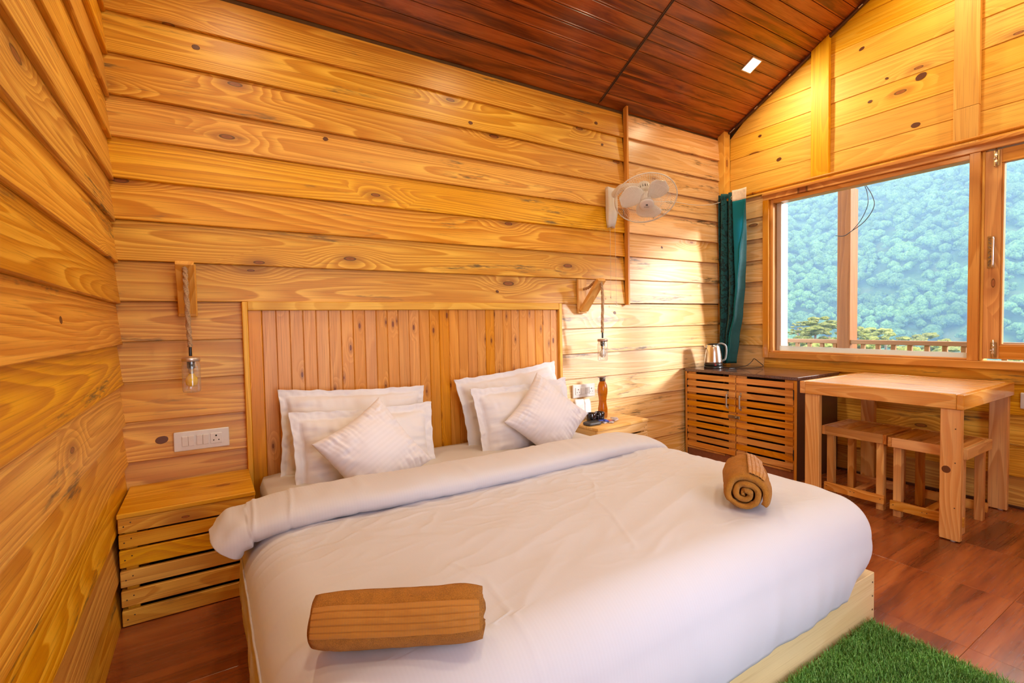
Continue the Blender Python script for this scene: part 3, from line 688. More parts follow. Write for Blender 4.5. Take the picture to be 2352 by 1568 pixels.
def duvet_pt(a, b):
    """a,b in [-1,1]; ring 0.80..1 is the hanging skirt"""
    m = max(abs(a), abs(b)); K = .80
    ix0, ix1, iy0, iy1 = DX_0 + RR, DX_1 - RR, DY_0 + RR, DY_1 - .02
    if m <= K:
        x = ix0 + (a / K + 1) / 2 * (ix1 - ix0); y = iy0 + (b / K + 1) / 2 * (iy1 - iy0)
        return Vector((x, y, duvet_top(x, y)))
    s = (m - K) / (1 - K); ta, tb = a / m, b / m
    cx, cy_ = max(-.9, min(.9, ta)) / .9, max(-.9, min(.9, tb)) / .9
    x = ix0 + (cx + 1) / 2 * (ix1 - ix0); y = iy0 + (cy_ + 1) / 2 * (iy1 - iy0)
    # outward direction turning over the corner
    if abs(ta) > abs(tb):
        n = Vector((math.copysign(1, ta), 0)); k = max(0, (abs(tb) - .9) / .1) * math.copysign(1, tb); ang = k * math.pi / 4 * math.copysign(1, ta)
        n = Vector((n.x * math.cos(ang), n.x * math.sin(ang)))
    else:
        n = Vector((0, math.copysign(1, tb))); k = max(0, (abs(ta) - .9) / .1) * math.copysign(1, ta); ang = -k * math.pi / 4 * math.copysign(1, tb)
        n = Vector((-n.y * math.sin(ang), n.y * math.cos(ang)))
    if tb > .9 and abs(tb) >= abs(ta) * .98: # head edge: only a short tuck under the fold
        return Vector((x, y + .05 * s, duvet_top(x, y) - .06 * s * s))
    ztop = duvet_top(x, y); hem = .150 if tb < 0 or True else .2
    if abs(ta) > abs(tb) and ta < 0: hem = .12
    cornr = max(0, min(abs(ta), abs(tb)) - .78) / .22
    if ta > 0: hem += .045 * cornr
    arc = RR * math.pi / 2; Lh = ztop - RR - hem; tot = arc + Lh; L_ = s * tot
    P2 = Vector((x, y)); per = (x * 1.0 + y * 1.3)
    if L_ < arc:
        th = L_ / RR; ho = RR * math.sin(th); dz = RR * (1 - math.cos(th))
    else:
        q = (L_ - arc) / Lh; ho = RR + .012 * math.sin(q * math.pi) - ((.035 if abs(ta) > abs(tb) else .012) + .055 * cornr) * q ** 2; dz = RR + (L_ - arc)
    wav = max(0, s - .35)
    ho += wav * (.022 * nz(per * 6.5, 2.2, s * .6) + .012 * nz(per * 15, 4.2, s))
    return Vector((P2.x + n.x * ho, P2.y + n.y * ho, ztop - dz))
NU = NV = 300
me = grid_mesh(NU, NV, lambda i, j: duvet_pt(2 * i / (NU - 1) - 1, 2 * j / (NV - 1) - 1) - Vector((-3.0, -1.4, .2)))
dv = thing('duvet', (-3.0, -1.4, .2), 'white duvet spread over the bed with its top edge folded back in a thick band', 'duvet')
o = link('duvet_cover', me, M_SHEET, dv, (-3.0, -1.4, .2), None, True)
sm = o.modifiers.new('thick', 'SOLIDIFY'); sm.thickness = .012; sm.offset = -1
tube('piped_seam', [duvet_pt(-.885, b_) + Vector((-.001, 0, 0)) for b_ in [-.85 + 1.55 * k / 40 for k in range(41)]], .0035, M_SHEET, dv, 6, 1)
# folded band
path = [(-4.165, -.95, .465), (-4.125, -.955, .505), (-4.02, -.96, .528), (-3.85, -.965, .541), (-3.4, -1.0, .546), (-2.95, -1.0, .546), (-2.6, -.965, .539), (-2.3, -.925, .523), (-2.12, -.905, .50), (-2.0, -.90, .452), (-1.955, -.90, .40)]
P = spline(path, 30); NP = len(P); NS = 36
def fold_pt(i, j):
    t = j / (NP - 1); p = P[j]; T = (P[min(j + 1, NP - 1)] - P[max(j - 1, 0)]).normalized()
    S = Vector((0, 1, 0)); S = (S - S.dot(T) * T).normalized(); N = T.cross(S); N = N if N.z > 0 or abs(T.z) > .8 else -N
    endf = min(1, math.sqrt(max(0, min(t, 1 - t)) / .035))
    hw = (.150 - .02 * t - (.04 * max(0, (t - .8) / .2))) * endf; hh = (.052 - .012 * max(0, (t - .6) / .4)) * endf
    if t < .10: hh += .022 * (1 - t / .10) * endf
    a = 2 * math.pi * i / NS; c, s = math.cos(a), math.sin(a)
    x = math.copysign(abs(c) ** .75, c) * hw; y = math.copysign(abs(s) ** .85, s) * hh
    if s < 0: y *= .85
    p = p + S * x + N * y
    w_ = .006 * nz(p.x * 5, p.y * 9, 3) + .0035 * nz(p.x * 20, p.y * 10, 8)
    for sx, sh in ((-4.08, .01), (-3.96, .02), (-3.72, .03), (-3.30, -.02), (-2.86, .01)): w_ += .0045 * math.exp(-((p.x - sx - sh * math.cos(a)) / .006) ** 2)
    if t < .14: w_ += .016 * nz(p.x * 16, p.y * 16, p.z * 16)
    return p + N * w_
me = grid_mesh(NS, NP, lambda i, j: fold_pt(i, j) - Vector((-3.0, -.95, .53)), True)
link('folded_band', me, M_SHEET, dv, (-3.0, -.95, .53), None, True)

# pillows -----------------------------------------------------------
def pillow_mesh(w_, h_, t_, flange=.0, seed=0, pinch=.05, nu=80, nv=60, sag=0.0):
    vs, fs = [], []; fl = flange
    for side in (1, -1):
        for j in range(nv + 1):
            for i in range(nu + 1):
                u, v = 2 * i / nu - 1, 2 * j / nv - 1
                U = math.copysign(1 - (1 - abs(u)) ** 1.25, u); V = math.copysign(1 - (1 - abs(v)) ** 1.25, v)
                cu, cv = math.cos(U * math.pi / 2), math.cos(V * math.pi / 2)
                x = U * w_ / 2 * (1 - pinch * cv); y = V * h_ / 2 * (1 - pinch * cu)
                bx = max(0, 1 - (abs(U) * 1.0 / (1 - fl / w_ * 2)) ** 2.2) if abs(U) < 1 - fl / w_ * 2 else 0
                by = max(0, 1 - (abs(V) * 1.0 / (1 - fl / h_ * 2)) ** 2.2) if abs(V) < 1 - fl / h_ * 2 else 0
                b = (bx * by) ** .50 if bx * by > 0 else 0
                z = side * (t_ / 2 * b + .0025)
                ed = math.exp(-((1 - b) - .45) ** 2 / .12) if b > 0 else 0
                wr = 1.7 * nz(U * 13 + seed, V * 2.2, seed) * (abs(V) ** 1.6) + 1.7 * nz(U * 2.2, V * 11 + seed, seed + 5) * (abs(U) ** 1.6) + .8 * nz(U * 4 + V * 3, V * 4 - U, seed)
                z += side * (.010 * ed * wr) + side * b * .010 * nz(U * 1.7, V * 1.7, seed + 2)
                if fl and b < .25: z += (.25 - b) * 4 * (.007 * nz(U * 16 + seed, V * 12, 3) + .008 * nz(U * 4 + seed, V * 4, 8)); x += .006 * nz(U * 5, V * 5 + seed, 1); y += .007 * nz(U * 7 + seed, V * 5, 2) 
                y -= sag * (1 - V) * .0
                vs.append((x, y, z))
    n = (nu + 1) * (nv + 1)
    for s in (0, 1):
        for j in range(nv):
            for i in range(nu):
                a = s * n + j * (nu + 1) + i; q = (a, a + 1, a + nu + 2, a + nu + 1)
                fs.append(q if s == 0 else q[::-1])
    ring = [i for i in range(nu + 1)] + [j * (nu + 1) + nu for j in range(1, nv + 1)] + [nv * (nu + 1) + i for i in range(nu - 1, -1, -1)] + [j * (nu + 1) for j in range(nv - 1, 0, -1)]
    for k in range(len(ring)):
        a, b = ring[k], ring[(k + 1) % len(ring)]; fs.append((a, n + a, n + b, b))
    return mesh('pillow', vs, fs)
def pillow(name, w_, h_, t_, loc, lean, yaw, roll, label, cat, group, flange=0, seed=0, pinch=.05, mat=None):
    """lean: degrees tipped back from upright; yaw about z; roll in the pillow's own plane"""
    me = pillow_mesh(w_, h_, t_, flange, seed, pinch)
    # local x = width, local y = up, local z = toward room (-y)
    rot = Matrix.Rotation(R(yaw), 3, 'Z') @ Matrix.Rotation(R(-lean), 3, 'X') @ Matrix.Rotation(R(90), 3, 'X') @ Matrix.Rotation(R(roll), 3, 'Z')
    o = link(name, me, mat or M_PILLOW, None, loc, rot, True); tag(o, label, cat, group); return o
G = 'white pillows standing against the headboard'
pillow('pillow', .80, .50, .19, (-3.51, -.160, .612), 13, 0, -3, 'white rectangular pillow at the back left, directly against the headboard', 'pillow', G, .035, 1)
pillow('pillow', .76, .48, .19, (-3.50, -.350, .540), 17, 3, -2, 'white flanged pillow at left, between the back pillow and the tilted cushion', 'pillow', G, .045, 2)
pillow('pillow', .82, .50, .18, (-2.475, -.150, .645), 12, 3, 5, 'white rectangular pillow at the back right with its corner raised high', 'pillow', G, .035, 3)
pillow('pillow', .74, .48, .19, (-2.50, -.335, .585), 15, 2, 1, 'white flanged pillow at right, behind the right tilted cushion', 'pillow', G, .045, 4)
G2 = 'small square cushions tilted on their corners'
pillow('cushion', .42, .42, .19, (-3.525, -.54, .585), 30, 8, 27, 'small white striped square cushion on its corner before the left pillows', 'cushion', G2, 0, 6, .10, M_CUSH)
pillow('cushion', .42, .42, .19, (-2.455, -.49, .620), 26, -4, 44, 'small white striped square cushion on its corner before the right pillows', 'cushion', G2, 0, 8, .10, M_CUSH)

# rolled towels -------------------------------------------------------
def towel(name, A, B, rx, rz, label, turns=3.3, seed=0, start=0.0, band=(0, 0), direction=1, parent=None, mirror=1):
    A, B = Vector(A), Vector(B); X = (B - A).normalized(); Z = Vector((0, 0, 1)); Y = Z.cross(X).normalized(); Z = X.cross(Y)
    Lt = (B - A).length; c = (A + B) / 2; t = thing(name, c - Vector((0, 0, rz)), label, 'towel', 'rolled tan towels on the bed')
    NA, NL = 150, 30; a1 = turns * 2 * math.pi; r0 = .10
    def sp(k, off):
        f = k / (NA - 1); a = start + mirror * (a1 * (1 - f)); r = 1 - (1 - r0) * ((1 - (1 - f)) * 1.0)
        r = 1 - (1 - f) * 0 - f * (1 - r0)
        return a, max(.03, r - off)
    th = .75 * (1 - r0) / turns
    def P_(k, l, inner):
        f = k / (NA - 1); a, r = sp(k, th if inner else 0)
        bulge = 1 + .0 * l; x = (l - .5) * Lt
        e = abs(2 * l - 1)
        d = .06 * nz(math.cos(a) * 1.6 + seed, math.sin(a) * 1.6, x * 8) + .035 * nz(math.cos(a) * 4 + seed, math.sin(a) * 4, x * 22)
        rr_ = (r + (d if f < .35 else d * .5)) * (1 - .13 * e ** 7)
        return Vector((x + .006 * nz(a * .9, r * 4, seed) * (1 if l > .5 else -1) * e ** 6 * 2, rr_ * rx * math.cos(a), max(-rz, rr_ * rz * math.sin(a) * (1.0 if math.sin(a) > 0 else 1.0))))
    vs = []; fs = []
    for inner in (0, 1):
        for l in range(NL + 1):
            for k in range(NA): vs.append(P_(k, l / NL, inner))
    n = NA * (NL + 1)
    for l in range(NL):
        for k in range(NA - 1):
            a = l * NA + k; fs.append((a, a + 1, a + NA + 1, a + NA)); fs.append((n + a, n + a + NA, n + a + NA + 1, n + a + 1))
        for k in (0, NA - 1): a = l * NA + k; fs.append((a, a + NA, n + a + NA, n + a))
    for l in (0, NL):
        for k in range(NA - 1): a = l * NA + k; fs.append((a, n + a, n + a + 1, a + 1))
    me = mesh('towel', vs, fs); bm = bmesh.new(); bm.from_mesh(me); bmesh.ops.recalc_face_normals(bm, faces=bm.faces); bm.to_mesh(me); bm.free()
    rot = Matrix((X, Y, Z)).transposed()
    link('terry_roll', me, M_TOWEL, t, c, rot, True)
    # woven band lying on the outer turn, with raised ribs
    a0, a1_ = band; NBA, NBL = 60, 60
    def Q(i, j):
        f = i / (NBA - 1); a = a0 + (a1_ - a0) * f; l = .015 + .97 * j / (NBL - 1)
        k = (a - start) * mirror; k = k % (2 * math.pi); k = a1 - (a1 - k); ff = ((a1 - k) / a1)
        fk = (k / a1); idx = (1 - (a1 - k) / a1)
        # outer turn: f small
        kk = ((a1 - ((a - start) * mirror) % (2 * math.pi) - 2 * math.pi * math.floor(turns - 1e-6)) / a1) if False else 0
        x = (l - .5) * Lt; e = abs(2 * l - 1)
        d = .06 * nz(math.cos(a) * 1.6 + seed, math.sin(a) * 1.6, x * 8) + .035 * nz(math.cos(a) * 4 + seed, math.sin(a) * 4, x * 22)
        rib = f * 5; fr = rib - math.floor(rib); groove = -.034 if (fr < .10 or fr > .93) else .0
        herr = .006 * math.sin((x / .0045 + abs(fr - .5) * 5) * 1.0)
        drift = .10 * nz(x * 4, 1.3, seed)
        aa = a + drift
        r = 1.012 + d + groove + herr
        r *= (1 - .13 * e ** 7)
        return Vector((x, r * rx * math.cos(aa), r * rz * math.sin(aa)))
    me = grid_mesh(NBA, NBL, Q); bm = bmesh.new(); bm.from_mesh(me); bmesh.ops.recalc_face_normals(bm, faces=bm.faces); bm.to_mesh(me); bm.free()
    link('woven_band', me, M_TOWELB, t, c, rot, True)
    return t
towel('rolled_towel', (-4.018, -1.792, .562), (-3.705, -1.962, .566), .070, .064, 'tan rolled towel with a ribbed woven band lying near the front of the bed', 2.6, 3, R(-60), (R(122), R(180)), mirror=-1)
towel('rolled_towel', (-2.605, -1.875, .583), (-2.380, -1.720, .585), .090, .085, 'tan towel roll near the window side of the bed showing its spiral end', 2.8, 11, R(-75), (R(100), R(142)), mirror=1)

# ================================================================== NIGHTSTANDS
def nightstand(x0, x1, y0, y1, h, mat, label, slats, rot=0):
    t = thing('nightstand', ((x0 + x1) / 2, (y0 + y1) / 2, 0), label, 'nightstand')
    dpt = (y1 - y0)
    ym = y0 + dpt * .52
    board('top_board', (x0, y0 - .008, h - .018), (x1, ym, h), mat, t, .002); board('top_board', (x0, ym + .001, h - .018), (x1, y1, h), mat, t, .002)
    for z0, z1 in slats: board('front_slat', (x0 + .002, y0, z0), (x1 - .002, y0 + .018, z1), mat, t, .0025)
    for z0, z1 in slats:
        for xa, xb in ((x0 + .002, x0 + .020), (x1 - .020, x1 - .002)): board('side_slat', (xa, y0 + .0185, z0), (xb, y1, z1), mat, t, .0025)
    for xa in (x0 + .0205, x1 - .0605):
        for ya in (y0 + .0185, y1 - .04): board('corner_post', (xa, ya, .0), (xa + .04, ya + .025, h - .019), mat, t, .001)
    board('inner_back', (x0 + .06, y1 - .012, .0), (x1 - .06, y1 - .004, h - .02), M_DARK, t, 0)
    board('inner_floor', (x0 + .022, y0 + .05, .012), (x1 - .022, y1 - .045, .02), M_DARK, t, 0)
    for z0, z1 in slats:
        zc = (z0 + z1) / 2
        for xx, dz in ((x0 + .020, -.004), (x0 + .043, .010), (x1 - .018, .006), (x1 - .042, -.010)):
            lathe('nail', [(.0028, 0), (.0028, .0015)], M_NAIL, t, (xx, y0 + .0005, zc + dz), 8, rot=Euler((R(90), 0, 0)))
    if rot: t.rotation_euler = (0, 0, R(rot))
    return t
nightstand(-4.530, -4.038, -.418, -.004, .464, M_NS, 'slatted pine crate nightstand in the left corner under the switch plate', [(.385, .445), (.322, .3765), (.243, .313), (.163, .228), (.082, .147), (.003, .066)])
nightstand(-2.005, -1.468, -.385, -.045, .475, M_NSR, 'pale slatted pine nightstand on the window side of the bed holding a bottle and mugs', [(.393, .456), (.318, .380), (.243, .305), (.163, .228), (.082, .147), (.003, .066)], 5)
NH = .475
# amber bottle
t = thing('water_bottle', (-1.690, -.135, NH), 'amber translucent plastic bottle with dark cap on the right nightstand', 'bottle')
lathe('bottle_body', [(.030, 0), (.034, .006), (.036, .03), (.0355, .07), (.030, .10), (.0275, .125), (.030, .15), (.037, .19), (.038, .215), (.034, .245), (.024, .268), (.020, .275)], M_AMBER, t, (-1.690, -.135, NH), 32)
lathe('bottle_cap', [(.0205, 0), (.022, .003), (.022, .026), (.020, .029)], plain('brown_cap', (.07, .035, .025), .4), t, (-1.690, -.135, NH + .2755), 32)
def mug(x, y, label, ang):
    t = thing('mug', (x, y, NH), label, 'mug', 'black mugs on the right nightstand')
    lathe('mug_body', [(.030, 0), (.034, .002), (.0365, .02), (.0375, .060), (.036, .0625), (.034, .060), (.033, .01), (.0, .008)], M_BLACKG, t, (x, y, NH), 28, False)
    c = Vector((x, y, NH)); d = Vector((math.cos(ang), math.sin(ang), 0))
    tube('mug_handle', [c + d * .034 + Vector((0, 0, .048)), c + d * .048 + Vector((0, 0, .042)), c + d * .052 + Vector((0, 0, .026)), c + d * .044 + Vector((0, 0, .014)), c + d * .030 + Vector((0, 0, .012))], .0035, M_BLACKG, t, 8, 6)
mug(-1.858, -.200, 'black glazed mug on the right nightstand, nearer the bed', R(-30)); mug(-1.780, -.200, 'black glazed mug on the right nightstand, in front of the amber bottle', R(215))
def packet(x, y, w_, d_, h, label, rz):
    t = thing('paper_packet', (x, y, NH), label, 'packet', 'white packets behind the mugs')
    bm = bmesh.new(); bmesh.ops.create_cube(bm, size=1); bmesh.ops.subdivide_edges(bm, edges=bm.edges[:], cuts=6, use_grid_fill=True)
    for v in bm.verts:
        z = v.co.z + .5; k = 1 - .75 * max(0, (z - .82) / .18) ** 1.2
        p = Vector((v.co.x * w_, v.co.y * d_ * k, z * h)); p += Vector((nz(p.x * 40, p.y * 40, p.z * 30 + x * 9), nz(p.z * 30, p.x * 40, 3 + x), 0)) * .004; v.co = p
    link('packet_body', bm_mesh('packet', bm), M_PAPER, t, (x, y, NH), None, True)
    t.rotation_euler = (0, 0, R(rz))
packet(-1.895, -.105, .070, .045, .155, 'white paper packet standing at the left behind the black mugs', -20); packet(-1.808, -.085, .066, .040, .145, 'white crumpled paper packet standing beside the amber bottle', 12)
t = thing('ashtray', (-1.925, -.285, NH), 'dark grey plastic tray at the bed edge of the right nightstand', 'tray')
me, c = rbox(-1.985, -1.87, -.325, -.25, NH, NH + .024, .010, 8); link('tray_body', me, plain('charcoal_plastic', (.045, .042, .045), .4), t, c, None, True)
board('tray_well', (-1.97, -.312, NH + .0235), (-1.885, -.263, NH + .0262), M_BLACK, t, .001)
sa = [(-1.765, -.275, 10, M_WRAP), (-1.725, -.300, 40, M_WRAP), (-1.700, -.265, -25, M_REDP), (-1.735, -.255, 70, M_BLUE), (-1.672, -.285, 15, M_WRAP), (-1.79, -.262, 55, M_BLUE), (-1.660, -.262, -40, M_WRAP)]
sal = ['pinkish silver sachet nearest the mugs', 'silver sachet at the front of the pile', 'red printed sachet in the middle of the pile', 'blue printed sachet at the back of the pile', 'silver sachet at the front right of the pile', 'blue printed sachet at the left end of the pile', 'silver sachet at the far right end of the pile']
for i, (x, y, a, m_) in enumerate([(p_ - .045, q_ - .01, r_, u_) for p_, q_, r_, u_ in sa]):
    def sp_(i_, j_, s=1):
        u, v = i_ / 8 * 2 - 1, j_ / 6 * 2 - 1
        return Vector((u * .027, v * .019, .0012 + .0055 * ((1 - u * u) * (1 - v * v)) ** .5 * (1 + nz(u * 3, v * 3, i))))
    me = grid_mesh(9, 7, lambda a_, b_: sp_(a_, b_))
    o = link('sachet', me, m_, None, (x, y, NH + .0005 + .003 * i), Euler((R(random.uniform(-6, 6)), R(random.uniform(-6, 6)), R(a))), True)
    md = o.modifiers.new('s', 'SOLIDIFY'); md.thickness = .0015
    tag(o, sal[i] + ' on the right nightstand', 'sachet', 'sachets on the right nightstand')

# ================================================================== SWITCH PLATES
def rocker(t, name, X, O, c, w_, h_, tilt=0):
    rot = Matrix((X, Vector((0, 0, 1)), O)).transposed() @ Matrix.Rotation(R(tilt), 3, 'X')
    return link(name, boxmesh(w_, h_, .006, .0015), M_WHITE, t, c, rot)
def plate(side, s0, s1, z0, z1, mods, label, name='switch_plate'):
    L_, O_ = AX[side]; pl = 0.0
    def pos(s, z, o): return Vector((L_.x * s, 0, z)) + O_ * o if side == 'back' else Vector((0, L_.y * s, z)) + O_ * o
    c = pos((s0 + s1) / 2, (z0 + z1) / 2, .005)
    t = thing(name, c, label, 'switch'); rot = Matrix((L_, Vector((0, 0, 1)), O_)).transposed()
    link('face_plate', boxmesh(abs(s1 - s0), z1 - z0, .014, .003), M_WHITE, t, c, rot)
    zc = (z0 + z1) / 2
    for kind, s, w_ in mods:
        if kind == 'r': rocker(t, 'rocker', L_, O_, pos(s, zc, .0145), w_, .050, 4)
        else:
            rocker(t, 'socket', L_, O_, pos(s, zc, .0135), w_, .052)
            for dx, dz, rr in ((0, .013, .0042), (-.011, -.009, .003), (.011, -.009, .003)):
                lathe('socket_hole', [(rr, 0), (rr, .0008)], M_HOLE, t, pos(s + dx, zc + dz, .0168), 10, rot=rot)
plate('back', -4.354, -4.119, .601, .696, [('r', -4.308, .025), ('r', -4.282, .025), ('r', -4.247, .025), ('r', -4.221, .025), ('s', -4.176, .050)], 'white four-switch and socket plate on the wall above the left nightstand')
plate('back', -1.872, -1.655, .622, .722, [('s', -1.825, .050), ('r', -1.780, .036), ('r', -1.738, .030), ('s', -1.695, .042)], 'white socket plate on the wall behind the amber bottle')
plate('right', 2.003, 2.15, .620, .717, [('r', 2.045, .025), ('r', 2.075, .025)], 'white switch plate on the window wall at the right picture edge')

# ================================================================== JAR LAMPS
def jar_lamp(x, label, lidm, bulbm, yj=-.215, jdx=0.0):
    t = thing('hanging_jar_lamp', (x, -.01, 1.39), label, 'lamp')
    board('wall_plate', (x - .040, -.022, 1.262), (x + .040, .0, 1.518), M_LAMPW, t, .002)
    beam('bracket_arm', (x, -.030, 1.283), (x, -.232, 1.500), .072, .028, M_LAMPW, t, (0, -1, -1))
    # rope: from the wall plate up through the tip and down
    hole = Vector((x, -.212, 1.474))
    tube('rope', [(x + .012, -.022, 1.445), (x + .010, -.08, 1.452), (x + .004, -.15, 1.485), (x, -.195, 1.492), (x, -.224, 1.478), (x + jdx * .1, -.232, 1.452), (x + jdx * .3, yj - .014, 1.36), (x + jdx * .7, yj - .004, 1.20), (x + jdx, yj, 1.118)], .0095, M_ROPE, t, 14, 40, twist=.42)
    J = Vector((x + jdx, yj, .912))
    tube('rope_wrap', [J + Vector((0, 0, .213)), J + Vector((0, 0, .19)), J + Vector((0, 0, .165))], .0065, M_BLACK, t, 8, 4)
    lathe('jar_lid', [(.0, .158), (.034, .158), (.0365, .155), (.0365, .142), (.034, .141)], lidm, t, J, 32, False)
    prof = [(.028, 0), (.0345, .004), (.0360, .012), (.0362, .12), (.033, .132), (.0325, .142)]
    vs, fs = [], []; sg = 40
    pr = []
    for i in range(len(prof) - 1):
        for k in range(4): q = k / 4; pr.append((prof[i][0] * (1 - q) + prof[i + 1][0] * q, prof[i][1] * (1 - q) + prof[i + 1][1] * q))
    pr.append(prof[-1])
    for r_, z_ in pr:
        for k in range(sg):
            a = 2 * math.pi * k / sg; q = .0007 * (math.sin(a * 10 + z_ * 260) * math.sin(a * 10 - z_ * 260)); vs.append(((r_ + q) * math.cos(a), (r_ + q) * math.sin(a), z_))
    for i in range(len(pr) - 1):
        for k in range(sg): fs.append((i * sg + k, i * sg + (k + 1) % sg, (i + 1) * sg + (k + 1) % sg, (i + 1) * sg + k))
    fs.append(tuple(range(sg))[::-1])
    j = link('jar', mesh('jar', vs, fs), M_JAR, t, J, None, True)
    lathe('bulb_holder', [(.0, .141), (.016, .141), (.016, .112), (.013, .108), (.0, .108)], M_BLACK, t, J, 20, False)
    lathe('bulb_base', [(.011, .108), (.011, .088), (.008, .084)], M_BRASS, t, J, 16)
    lathe('bulb', [(.008, .086), (.013, .080), (.022, .066), (.0255, .052), (.022, .036), (.012, .027), (.0005, .024)], bulbm, t, J, 24, True)
    return t
jar_lamp(-4.272, 'hanging glass jar lamp with a yellow bulb on a rope above the left nightstand', M_LID, M_BULBY, -.225, .008)
jar_lamp(-1.775, 'hanging glass jar lamp with a clear bulb on a rope right of the headboard', M_COPLID, M_BULBC, -.225, .010)

# ================================================================== WALL FAN
fn = Vector((-.37, -.49, -.79)).normalized(); fc = Vector((-1.515, -.415, 2.062)); FR = .215
t = thing('wall_fan', (-1.47, -.0, 2.08), 'white three-blade wall fan on the plank wall between the right lamp and the curtain', 'fan')
X = fn.cross(Vector((0, 0, 1))).normalized(); Y = fn.cross(X); rotF = Matrix((X, Y, fn)).transposed()
bm = bmesh.new(); bmesh.ops.create_cube(bm, size=1); bmesh.ops.subdivide_edges(bm, edges=bm.edges[:], cuts=8, use_grid_fill=True)
for v in bm.verts:
    z = v.co.z * 2; zz = .145 * z; wd = .048 * (1 - .35 * max(0, -z) ** 2.5); d = .065 * (1 - .55 * max(0, -z) ** 1.5 - .2 * max(0, z))
    ang = v.co.x * 2; v.co = Vector((ang * wd * (1 - .12 * abs(v.co.y + .5)), (-.5 + v.co.y) * d * (1 - .35 * ang * ang) if v.co.y < .49 else 0, zz - .012 * ang * ang * (1 if z < 0 else -1)))
link('mounting_column', bm_mesh('col', bm), M_WHITE, t, (-1.47, .0, 2.085), None, True)
lathe('control_knob', [(.016, 0), (.016, .004), (.010, .012), (.0, .013)], M_WHITE, t, (-1.468, -.030, 2.0), 20, rot=Euler((R(68), 0, 0)))
nk = tube('neck', [(-1.47, -.04, 2.17), (-1.475, -.10, 2.20), (-1.478, -.17, 2.21), fc - fn * .13], .026, M_WHITE, t, 14, 8)
mh = lathe('motor_housing', [(.0, -.165), (.03, -.162), (.048, -.14), (.056, -.10), (.056, -.07), (.045, -.055), (.0, -.052)], M_WHITE, t, fc, 28, False, rotF)
for k in range(20):
    a = 2 * math.pi * k / 20
    link('vent_slot', boxmesh(.004, .008, .028, 0), M_BLACK, mh, fc + rotF @ Vector((.0545 * math.cos(a), .0545 * math.sin(a), -.085)), None)
for ob in [o for o in bpy.data.objects if o.parent == mh]:   # children of a turned parent: express their place in its frame
    ob.location = rotF.inverted() @ (ob.location); ob.rotation_euler = (0, 0, math.atan2(ob.location.y, ob.location.x))
# cage
def ring(r, z, th, n=64): return tube_mesh([(r * math.cos(2 * math.pi * k / n), r * math.sin(2 * math.pi * k / n), z) for k in range(n)], th, 6, True)
for nm, prof, sgn in (('front_grille', [(.050, .062), (.10, .060), (.17, .045), (.205, .018), (FR, .0)], 1), ('rear_grille', [(.058, -.062), (.11, -.060), (.175, -.045), (.208, -.018), (FR, .0)], -1)):
    bm = bmesh.new()
    pts = spline([(r_, 0, z_) for r_, z_ in prof], 5)
    for k in range(84):
        a = 2 * math.pi * k / 84; tw = .10 * sgn
        me = tube_mesh([(p.x * math.cos(a + tw * (p.x / FR)), p.x * math.sin(a + tw * (p.x / FR)), p.z) for p in pts], .00085, 3)
        bm.from_mesh(me); bpy.data.meshes.remove(me)
    for r_, z_ in ((.10, .0605 * sgn), (.165, .047 * sgn)):
        me = ring(r_, z_, .0011); bm.from_mesh(me); bpy.data.meshes.remove(me)
    g_ = link(nm, bm_mesh(nm, bm), M_WHITEL, t, fc, rotF, True); g_['kind'] = 'stuff'
link('cage_rim', ring(FR, 0, .0042), M_WHITE, t, fc, rotF, True)
for k in range(3):
    a0 = 2 * math.pi * k / 3 + R(95)
    def bl(i, j):
        u, v = i / 11, j / 11 * 2 - 1
        r_ = .035 + .152 * u; wd = .030 + .056 * math.sin(min(1, u * 1.08) * math.pi * .62) ; wd *= math.sqrt(max(0, 1 - max(0, (u - .72) / .28) ** 2.6)); 
        a = v * wd / max(r_, .05) * 1.05 + .32 * u
        return Vector((r_ * math.cos(a + a0), r_ * math.sin(a + a0), .020 * v * (1 - .5 * u) + .004))
    o = link('fan_blade', grid_mesh(12, 12, bl), M_WHITEL, t, fc, rotF, True); md = o.modifiers.new('s', 'SOLIDIFY'); md.thickness = .002
lathe('blade_hub', [(.0, -.045), (.036, -.045), (.038, .010), (.030, .030), (.0, .034)], M_WHITE, t, fc, 28, False, rotF)
lathe('centre_badge', [(.0, .075), (.040, .074), (.050, .068), (.052, .058), (.0, .056)], M_WHITE, t, fc, 36, False, rotF)
# emblem: a small dark mark with its line of lettering under it
ex = (camo.matrix_world.to_3x3() @ Vector((1, .12, 0))); ex = (ex - ex.dot(fn) * fn).normalized(); ey = fn.cross(ex); rotE = Matrix((ex, ey, fn)).transposed()
ec = fc + fn * .0755
vs = [(-.008, -.004, 0), (-.003, -.004, 0), (.001, .001, 0), (.001, -.004, 0), (.008, -.004, 0), (.008, -.001, 0), (.005, -.001, 0), (.005, .009, 0), (.0, .009, 0), (-.004, .003, 0), (-.004, .009, 0), (-.008, .009, 0)]
v2 = vs + [(a, b, .0006) for a, b, c_ in vs]; nE = len(vs)
link('emblem', mesh('emb', v2, [tuple(range(nE, 2 * nE))] + [(i, (i + 1) % nE, nE + (i + 1) % nE, nE + i) for i in range(nE)]), M_BLACK, t, ec + ey * .004, rotE)
cu = bpy.data.curves.new('lettering', 'FONT'); cu.body = 'HAVELLS'; cu.size = .0095; cu.align_x = 'CENTER'; cu.align_y = 'CENTER'; cu.extrude = .0003
tx = bpy.data.objects.new('tmp_text', cu); COL.objects.link(tx); bpy.context.view_layer.update()
me = bpy.data.meshes.new_from_object(tx); bpy.data.objects.remove(tx)
me.materials.clear(); link('lettering', me, M_BLACK, t, ec - ey * .012, rotE)
